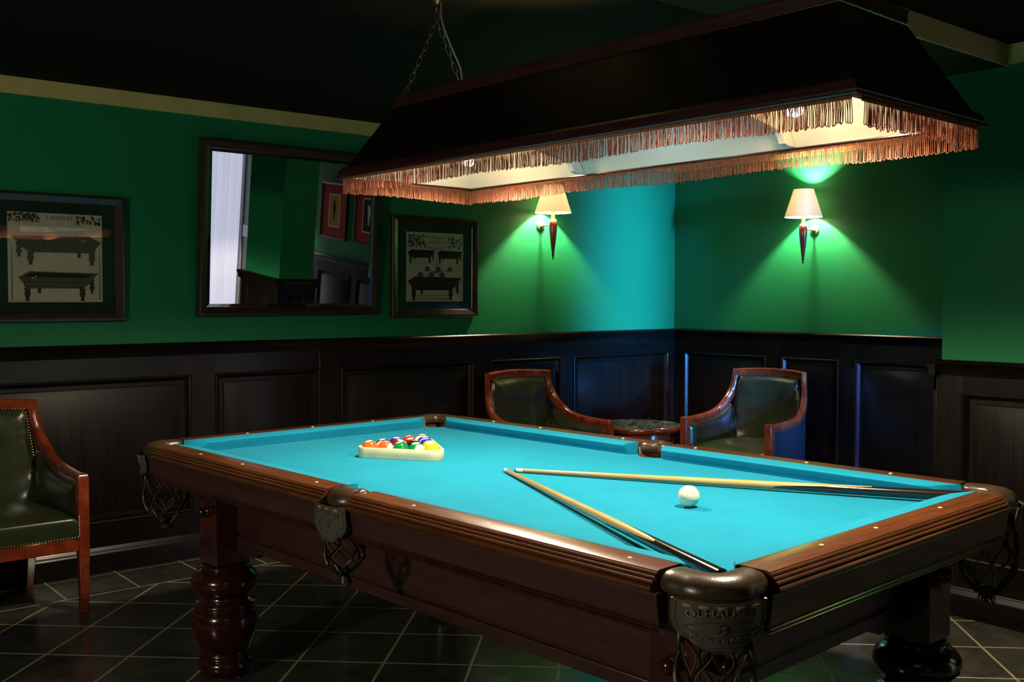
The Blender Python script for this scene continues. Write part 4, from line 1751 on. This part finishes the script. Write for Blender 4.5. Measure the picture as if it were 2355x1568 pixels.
def picture(x0, x1, label, variant):
    root, W_, H_ = framed('framed_poster', x0, x1, 1.200, 1.792, 0.046, 0.030, 1.0 if variant else 0.6)
    tag(root, label, 'picture', 'framed billiard posters')
    MB().box((-W_ / 2 + 0.03, -0.0085, 0.03), (W_ / 2 - 0.03, -0.006, H_ - 0.03)).build('mount_board', M['mat'], root)
    pw, ph = 0.414, 0.408
    pc = 0.0
    zb = 0.092
    MB().box((-pw / 2, -0.0095, zb), (pw / 2, -0.0085, zb + ph)).build('poster_paper', M['paper'], root)
    y = -0.0097
    m = MB()
    mats = [M['ink'], M['inkred'], M['inkgrey'], M['inkpale'], M['mat']]
    px = lambda u: -pw / 2 + pw * u
    pz = lambda v: zb + ph * v
    if variant == 0:
        draw_table(m, px(0.26), pz(0.645), 0.200, 0.085, y, 0, 0, 0)
        draw_table(m, px(0.76), pz(0.640), 0.192, 0.085, y, 0, 0, 0)
        draw_table(m, px(0.50), pz(0.185), 0.395, 0.145, y, 1, 4, 0)
        # triangle of small white balls
        for r in range(6):
            for k in range(r + 1):
                disc(m, px(0.125) + (k - r / 2) * 0.0098, pz(0.565) - r * 0.0092, 0.0045, y - 0.0003, 3, 8)
        disc(m, px(0.915), pz(0.50), 0.0052, y - 0.0003, 1, 10)
        disc(m, px(0.895), pz(0.465), 0.0045, y - 0.0003, 3, 8)
        disc(m, px(0.935), pz(0.465), 0.0045, y - 0.0003, 3, 8)
        # chandelier with six shades
        flat(m, [(px(0.515), pz(0.62)), (px(0.522), pz(0.62)), (px(0.522), pz(0.42)), (px(0.515), pz(0.42))], y - 0.0002, 1)
        for (u, v) in ((0.36, 0.475), (0.55, 0.475), (0.76, 0.475), (0.24, 0.40), (0.43, 0.395), (0.62, 0.395)):
            flat(m, [(px(u) - 0.024, pz(v) - 0.014), (px(u) + 0.024, pz(v) - 0.014), (px(u) + 0.010, pz(v) + 0.013), (px(u) - 0.010, pz(v) + 0.013)], y - 0.0003, 2)
            disc(m, px(u), pz(v) - 0.015, 0.005, y - 0.0003, 2, 8)
            flat(m, [(px(u), pz(v) - 0.012), (px(0.518), pz(0.425)), (px(0.518), pz(0.433)), (px(u), pz(v) - 0.009)], y - 0.0001, 2)
        flat(m, [(px(0.17), pz(0.036)), (px(0.80), pz(0.030)), (px(0.80), pz(0.042)), (px(0.17), pz(0.040))], y - 0.0002, 0)
        scribble(m, px(0.03), px(0.33), pz(0.79), pz(0.955), y, (2, 0, 1, 2), 110, 3)
        scribble(m, px(0.74), px(0.97), pz(0.78), pz(0.945), y, (2, 0, 2, 3), 80, 5)
        m.build('poster_print', mats, root, fix=False)
        ink_text(root, 'E. RINGUET', 0.021, px(0.52), pz(0.925), y - 0.0004, 0.115, M['ink'])
        ink_text(root, 'FABRIQUE', 0.021, px(0.52), pz(0.850), y - 0.0004, 0.115, M['inkgrey'], 0.005)
        ink_text(root, 'DE', 0.008, px(0.52), pz(0.815), y - 0.0004, 0.012, M['inkgrey'])
        ink_text(root, 'BILLARDS', 0.021, px(0.52), pz(0.775), y - 0.0004, 0.100, M['ink'], -0.002)
        ink_text(root, 'BILLARDS AVEC ACCESSOIRES CUIR ET VERNI', 0.014, px(0.48), pz(0.085), y - 0.0008, 0.225, M['inkgrey'])
    else:
        draw_table(m, px(0.51), pz(0.58), 0.398, 0.140, y, 2, 2, 2, True)
        draw_table(m, px(0.53), pz(0.175), 0.355, 0.140, y, 2, 0, 1)
        for u in (0.035, 0.965):
            flat(m, [(px(u), pz(0.03)), (px(u) + 0.004, pz(0.03)), (px(u) + 0.003, pz(0.62)), (px(u) + 0.001, pz(0.62))], y - 0.0002, 1)
        disc(m, px(0.28), pz(0.285), 0.004, y - 0.0008, 3, 8)
        disc(m, px(0.25), pz(0.270), 0.004, y - 0.0008, 3, 8)
        disc(m, px(0.78), pz(0.695), 0.004, y - 0.0008, 3, 8)
        disc(m, px(0.81), pz(0.705), 0.004, y - 0.0008, 3, 8)
        scribble(m, px(0.01), px(0.33), pz(0.90), pz(0.985), y, (2, 0, 1, 2), 90, 8)
        scribble(m, px(0.72), px(0.98), pz(0.90), pz(0.975), y, (2, 0, 2), 45, 9)
        m.build('poster_print', mats, root, fix=False)
        ink_text(root, 'E. RINGUET', 0.023, px(0.54), pz(0.95), y - 0.0004, 0.118, M['ink'])
    g = MB()
    a, b = -W_ / 2 + 0.044, W_ / 2 - 0.044
    g.add([(a, -0.0165, 0.044), (b, -0.0165, 0.044), (b, -0.0165, H_ - 0.044), (a, -0.0165, H_ - 0.044)], [(0, 1, 2, 3)])
    g.build('glass_pane', M['glass'], root, fix=False)
    return root


picture(1.085, 1.705, 'framed billiard poster at the far left, its glass reflecting the lamp fringe', 1)
picture(3.225, 3.850, 'framed antique billiard poster hanging between the mirror and the sconce', 0)

mir, W_, H_ = framed('wall_mirror', 2.060, 3.130, 1.220, 2.112, 0.046, 0.034, 3.05)
tag(mir, 'large mirror in a dark wooden frame on the green wall', 'mirror')
a, b = -W_ / 2 + 0.043, W_ / 2 - 0.043
z0, z1 = 0.043, H_ - 0.043
g = MB()
bw = 0.020
ring0 = [(a, -0.0145, z0), (b, -0.0145, z0), (b, -0.0145, z1), (a, -0.0145, z1)]
ring1 = [(a + bw, -0.0165, z0 + bw), (b - bw, -0.0165, z0 + bw), (b - bw, -0.0165, z1 - bw), (a + bw, -0.0165, z1 - bw)]
g.loft([ring0, ring1], False)
g.add(ring1, [(0, 1, 2, 3)])
g.build('mirror_glass', M['mirror'], mir, sharp=0.3)
mir.rotation_euler = Euler((math.radians(4.2), 0, math.radians(1.15)), 'XYZ')

# red matted prints on the back wall, seen only in the mirror
for k, (y0, y1, lab) in enumerate(((0.143, 0.655, 'red matted print with an orange panel, seen in the mirror beside the pillar'), (0.80, 1.31, 'red matted print with a dark panel, seen at the right edge of the mirror'))):
    rt, w2, h2 = framed('framed_print', y0, y1, 1.27, 1.87, 0.028, 0.025, 1.0, 'B')
    tag(rt, lab, 'picture', 'red matted prints')
    MB().box((-w2 / 2 + 0.02, -0.0085, 0.02), (w2 / 2 - 0.02, -0.006, h2 - 0.02)).build('mount_board', M['redmat'], rt)
    m = MB()
    flat(m, [(-0.112, 0.125), (0.112, 0.125), (0.112, 0.475), (-0.112, 0.475)], -0.009, 0)
    flat(m, [(-0.099, 0.138), (0.099, 0.138), (0.099, 0.462), (-0.099, 0.462)], -0.0095, 1)
    disc(m, 0.005, 0.385, 0.024, -0.010, 2, 12)
    disc(m, -0.008, 0.335, 0.052, -0.010, 2, 12, 0.6)
    flat(m, [(-0.02, 0.30), (0.02, 0.30), (0.008, 0.20), (-0.008, 0.20)], -0.010, 2)
    m.build('print_sheet', [M['inkpale'], M['orange'] if k == 0 else M['ink'], M['ink'] if k == 0 else M['inkpale']], rt, fix=False)

# ------------------------------------------------------------------ hanging billiard lamp
LROT = TROT + math.radians(-1.2)
LC = TW(0.0, -0.349, 0)
lamp = empty('billiard_lamp', (LC.x, LC.y, 1.706), LROT)
tag(lamp, 'long dark wooden hood lamp with rose fringe hanging on chains over the table', 'ceiling lamp')
HW0, HL0, HW1, HL1, HZ1 = 0.288, 0.933, 0.148, 0.812, 0.232


def hood_ring(t, off=0.0):
    hw = HW0 + (HW1 - HW0) * t + off
    hl = HL0 + (HL1 - HL0) * t + off
    z = HZ1 * t
    return [(-hw, -hl, z), (hw, -hl, z), (hw, hl, z), (-hw, hl, z)]


# four sloping boards
TK = 0.012
r0 = hood_ring(0.06)
r1 = hood_ring(1.0)
q0 = hood_ring(0.06, -TK * 1.2)
q1 = hood_ring(1.0, -TK * 1.2)
for i in range(4):
    j = (i + 1) % 4
    m = MB().loft([[r0[i], r0[j], q0[j], q0[i]], [r1[i], r1[j], q1[j], q1[i]]])
    m.build('hood_board', M['hood'], lamp)
# bottom moulding and top rim as mitred frames
for nm, sec_, (t, base) in (('bottom_moulding', [(-0.022, 0.0), (0.004, 0.0), (0.007, 0.003), (0.006, 0.007), (0.001, 0.009), (0.002, 0.012), (-0.003, 0.026), (-0.012, 0.034), (-0.022, 0.034)], (0.0, 0)),
                            ('top_moulding', [(-0.016, -0.002), (0.003, -0.002), (0.004, 0.001), (0.001, 0.004), (0.001, 0.028), (0.004, 0.031), (0.003, 0.034), (-0.016, 0.034)], (1.0, 0))):
    m = MB()
    rings = []
    for o, z in sec_:
        base_ = hood_ring(t, o)
        rings.append([(x, y, zz + z) for x, y, zz in base_])
    rings.append(rings[0])
    m.loft(rings, False)
    m.build(nm, M['hoodtrim'], lamp, sharp=25)
# white lining inside
m = MB()
a0, a1 = hood_ring(0.015, -TK * 1.2 - 0.006), hood_ring(0.985, -TK * 1.2 - 0.004)
m.loft([a0, a1], False)
m.build('white_lining', M['lining'], lamp, fix=False)
# partial top board, open along the middle so some light escapes up
m = MB()
z = HZ1 + 0.004
m.box((-HW1 + 0.014, -HL1 + 0.014, z), (HW1 - 0.014, -0.25, z + 0.010))
m.box((-HW1 + 0.014, 0.80, z), (HW1 - 0.014, HL1 - 0.014, z + 0.010))
m.box((-HW1 + 0.014, -0.25, z), (-0.075, 0.80, z + 0.010))
m.box((0.075, -0.25, z), (HW1 - 0.014, 0.80, z + 0.010))
m.build('top_board', M['lining'], lamp)
# two dividers across the hood with notched lower edge
for yd in (-0.435, 0.325 + 0.02):
    m = MB()

    def hwz(z):
        return HW0 + (HW1 - HW0) * (z / HZ1) - TK * 1.2 - 0.008
    pts = [(-hwz(0.004), 0.004), (-0.235, 0.004), (-0.215, 0.010), (-0.205, 0.030), (-0.185, 0.040), (0.0, 0.075), (0.185, 0.040), (0.205, 0.030), (0.215, 0.010), (0.235, 0.004), (hwz(0.004), 0.004), (hwz(HZ1), HZ1), (-hwz(HZ1), HZ1)]
    m.extrude(pts, lambda a, b, d: (a, d, b), yd - 0.011, yd + 0.011)
    m.build('divider', M['lining'], lamp, bevel=0.002)
# bulbs: compact folded tubes, one in each end bay
for yb in (-0.612, 0.606):
    so = MB().lathe([(0.020, 0.175), (0.022, 0.150), (0.020, 0.135), (0.026, 0.132), (0.027, 0.105), (0.018, 0.100)], (0, yb, 0), 20).build('lamp_holder', M['ivory'], lamp)
    bb_ = MB()
    for k in range(3):
        a = k * 2 * PI / 3 + 0.4
        cx, cyb = 0.013 * math.cos(a), 0.013 * math.sin(a)
        tx, ty = -math.sin(a), math.cos(a)
        path = [(cx + tx * 0.0075, yb + cyb + ty * 0.0075, 0.105), (cx + tx * 0.0075, yb + cyb + ty * 0.0075, 0.045)]
        for s in range(1, 6):
            t = PI * s / 6
            path.append((cx + tx * 0.0075 * math.cos(t), yb + cyb + ty * 0.0075 * math.cos(t), 0.045 - 0.0075 * math.sin(t)))
        path += [(cx - tx * 0.0075, yb + cyb - ty * 0.0075, 0.045), (cx - tx * 0.0075, yb + cyb - ty * 0.0075, 0.105)]
        bb_.tube(path, 0.0055, 8)
    bo = bb_.build('light_bulb', M['bulb'], lamp)
    light('hood_bulb_light', 'POINT', (0, yb, 0.060), 5.0, (1.0, 0.66, 0.29), 0.035, parent=lamp)
    up = light('hood_glow_fill', 'SPOT', (0.0, yb - 0.32, 0.195), 26.0, (1.0, 0.82, 0.30), 0.02, aim=None, parent=lamp)  # added upward spot for the ceiling glow, beside the real bulb
    up.rotation_euler = (PI, 0, 0)
    up.data.spot_size = math.radians(110)
    up.data.spot_blend = 0.8
    sl = light('hood_table_spot', 'SPOT', (0, yb, 0.040), 84.0, (1.0, 0.85, 0.62), 0.035, parent=lamp)  # added downward spot to brighten the cloth but not the lining; no reflector here
    sl.data.spot_size = math.radians(160)
    sl.data.spot_blend = 0.25
light('hood_middle_fill', 'POINT', (0, -0.045, 0.10), 0.9, (0.80, 0.88, 1.0), 0.05, parent=lamp)  # added fill for the middle bay, which holds no bulb


# fringe of thread loops along each side
def fringe_side(p0, p1, skip0=0.0, skip1=0.0, seed=1, messy=False):
    rnd = random.Random(seed)
    m = MB()
    P0, P1 = Vector(p0), Vector(p1)
    L = (P1 - P0).length
    d = (P1 - P0).normalized()
    o = Vector((d.y, -d.x, 0))
    s = skip0
    ph = rnd.random() * 6
    while s < L - skip1:
        ln = 0.0505 + 0.0035 * math.sin(s * 9 + ph) + rnd.uniform(-0.0025, 0.0025)
        if messy:
            ln += rnd.uniform(-0.006, 0.006)
        hw = rnd.uniform(0.0016, 0.0030)
        sway = rnd.uniform(-0.003, 0.003)
        so = rnd.uniform(-0.0016, 0.0016)
        c = P0 + d * s
        path = []
        for x, z in ((-0.0012, 0.0), (-hw, -ln * 0.5), (-hw * 1.15, -ln + 0.004), (-hw * 0.6, -ln + 0.0008), (0.0, -ln), (hw * 0.6, -ln + 0.0008), (hw * 1.15, -ln + 0.004), (hw, -ln * 0.5), (0.0012, 0.0)):
            k = -z / ln
            q = c + d * (x + sway * k) + o * (so * k + (0.0012 if x > 0 else 0))
            path.append((q.x, q.y, q.z + z))
        m.tube(path, 0.00105, 3, cap=False)
        s += rnd.uniform(0.0040, 0.0062)
    # woven heading
    head = [tuple(P0 + d * (skip0 * 0.7) + Vector((0, 0, -0.002))), tuple(P1 - d * (skip1 * 0.7) + Vector((0, 0, -0.002)))]
    m.tube(head, 0.003, 6, flat=(0.0016, 0.0055), up=(0, 0, 1))
    ob = m.build('fringe', M['fringe'], lamp, sharp=180, fix=False)
    ob['kind'] = 'stuff'
    return ob


fw_, flh = HW0 - 0.010, HL0 - 0.010
fringe_side((-fw_, -flh, 0.0), (-fw_, flh, 0.0), 0.006, 0.0, 1)
fringe_side((fw_, flh, 0.0), (fw_, -flh, 0.0), 0.0, 0.0, 2)
fringe_side((-fw_, -flh, 0.0), (fw_, -flh, 0.0), 0.045, 0.0, 3, True)
fringe_side((fw_, flh, 0.0), (-fw_, flh, 0.0), 0.0, 0.0, 4)


# chains
def chain_mesh(p0, p1, link=0.036, wire=0.0013, wdt=0.0062):
    m = MB()
    P0, P1 = Vector(p0), Vector(p1)
    d = (P1 - P0)
    L = d.length
    d.normalize()
    n = max(1, round(L / (link - 3.2 * wire)))
    stp = L / n
    a = d.orthogonal().normalized()
    b = d.cross(a)
    for i in range(n):
        c = P0 + d * (stp * (i + 0.5))
        s = a if i % 2 else b
        hl = stp / 2 + 1.6 * wire - wdt
        pts = []
        for k in range(7):
            t = -PI / 2 + PI * k / 6
            pts.append(c + d * (hl + wdt * math.cos(t)) + s * (wdt * math.sin(t)))
        for k in range(7):
            t = PI / 2 + PI * k / 6
            pts.append(c + d * (-hl + wdt * math.cos(t)) + s * (wdt * math.sin(t)))
        m.tube(pts, wire, 6, closed=True)
    return m


ztop = HZ1 + 0.034
for yc in (0.770, -0.770):
    ap = (0, yc, 2.243 - 1.706)
    zc_ = ZC - 1.706
    for sx in (-1, 1):
        chain_mesh((sx * 0.136, yc, ztop), ap).build('chain', M['chain'], lamp)
        MB().tube([(sx * 0.136 + 0.006 * math.cos(t * PI / 8), yc, ztop + 0.002 + 0.006 * math.sin(t * PI / 8)) for t in range(16)], 0.0015, 6, closed=True).build('eye_hook', M['chain'], lamp)
    chain_mesh(ap, (0, yc, zc_ - 0.004)).build('chain', M['chain'], lamp)
    MB().lathe([(0.0005, -0.012), (0.006, -0.010), (0.012, -0.004), (0.014, 0.0)], (0, yc, zc_), 16).build('ceiling_hook', M['chain'], lamp)
yc = 0.770
pc = smooth_path([(0.014, yc - 0.005, ZC - 1.706), (0.012, yc - 0.01, 0.54), (0.040, yc - 0.02, 0.46), (0.075, yc - 0.03, 0.385), (0.080, yc - 0.04, 0.330), (0.105, yc - 0.06, 0.290), (0.125, yc - 0.13, 0.262)], 42)
MB().tube(pc, 0.0034, 8).build('power_cord', M['cord'], lamp)
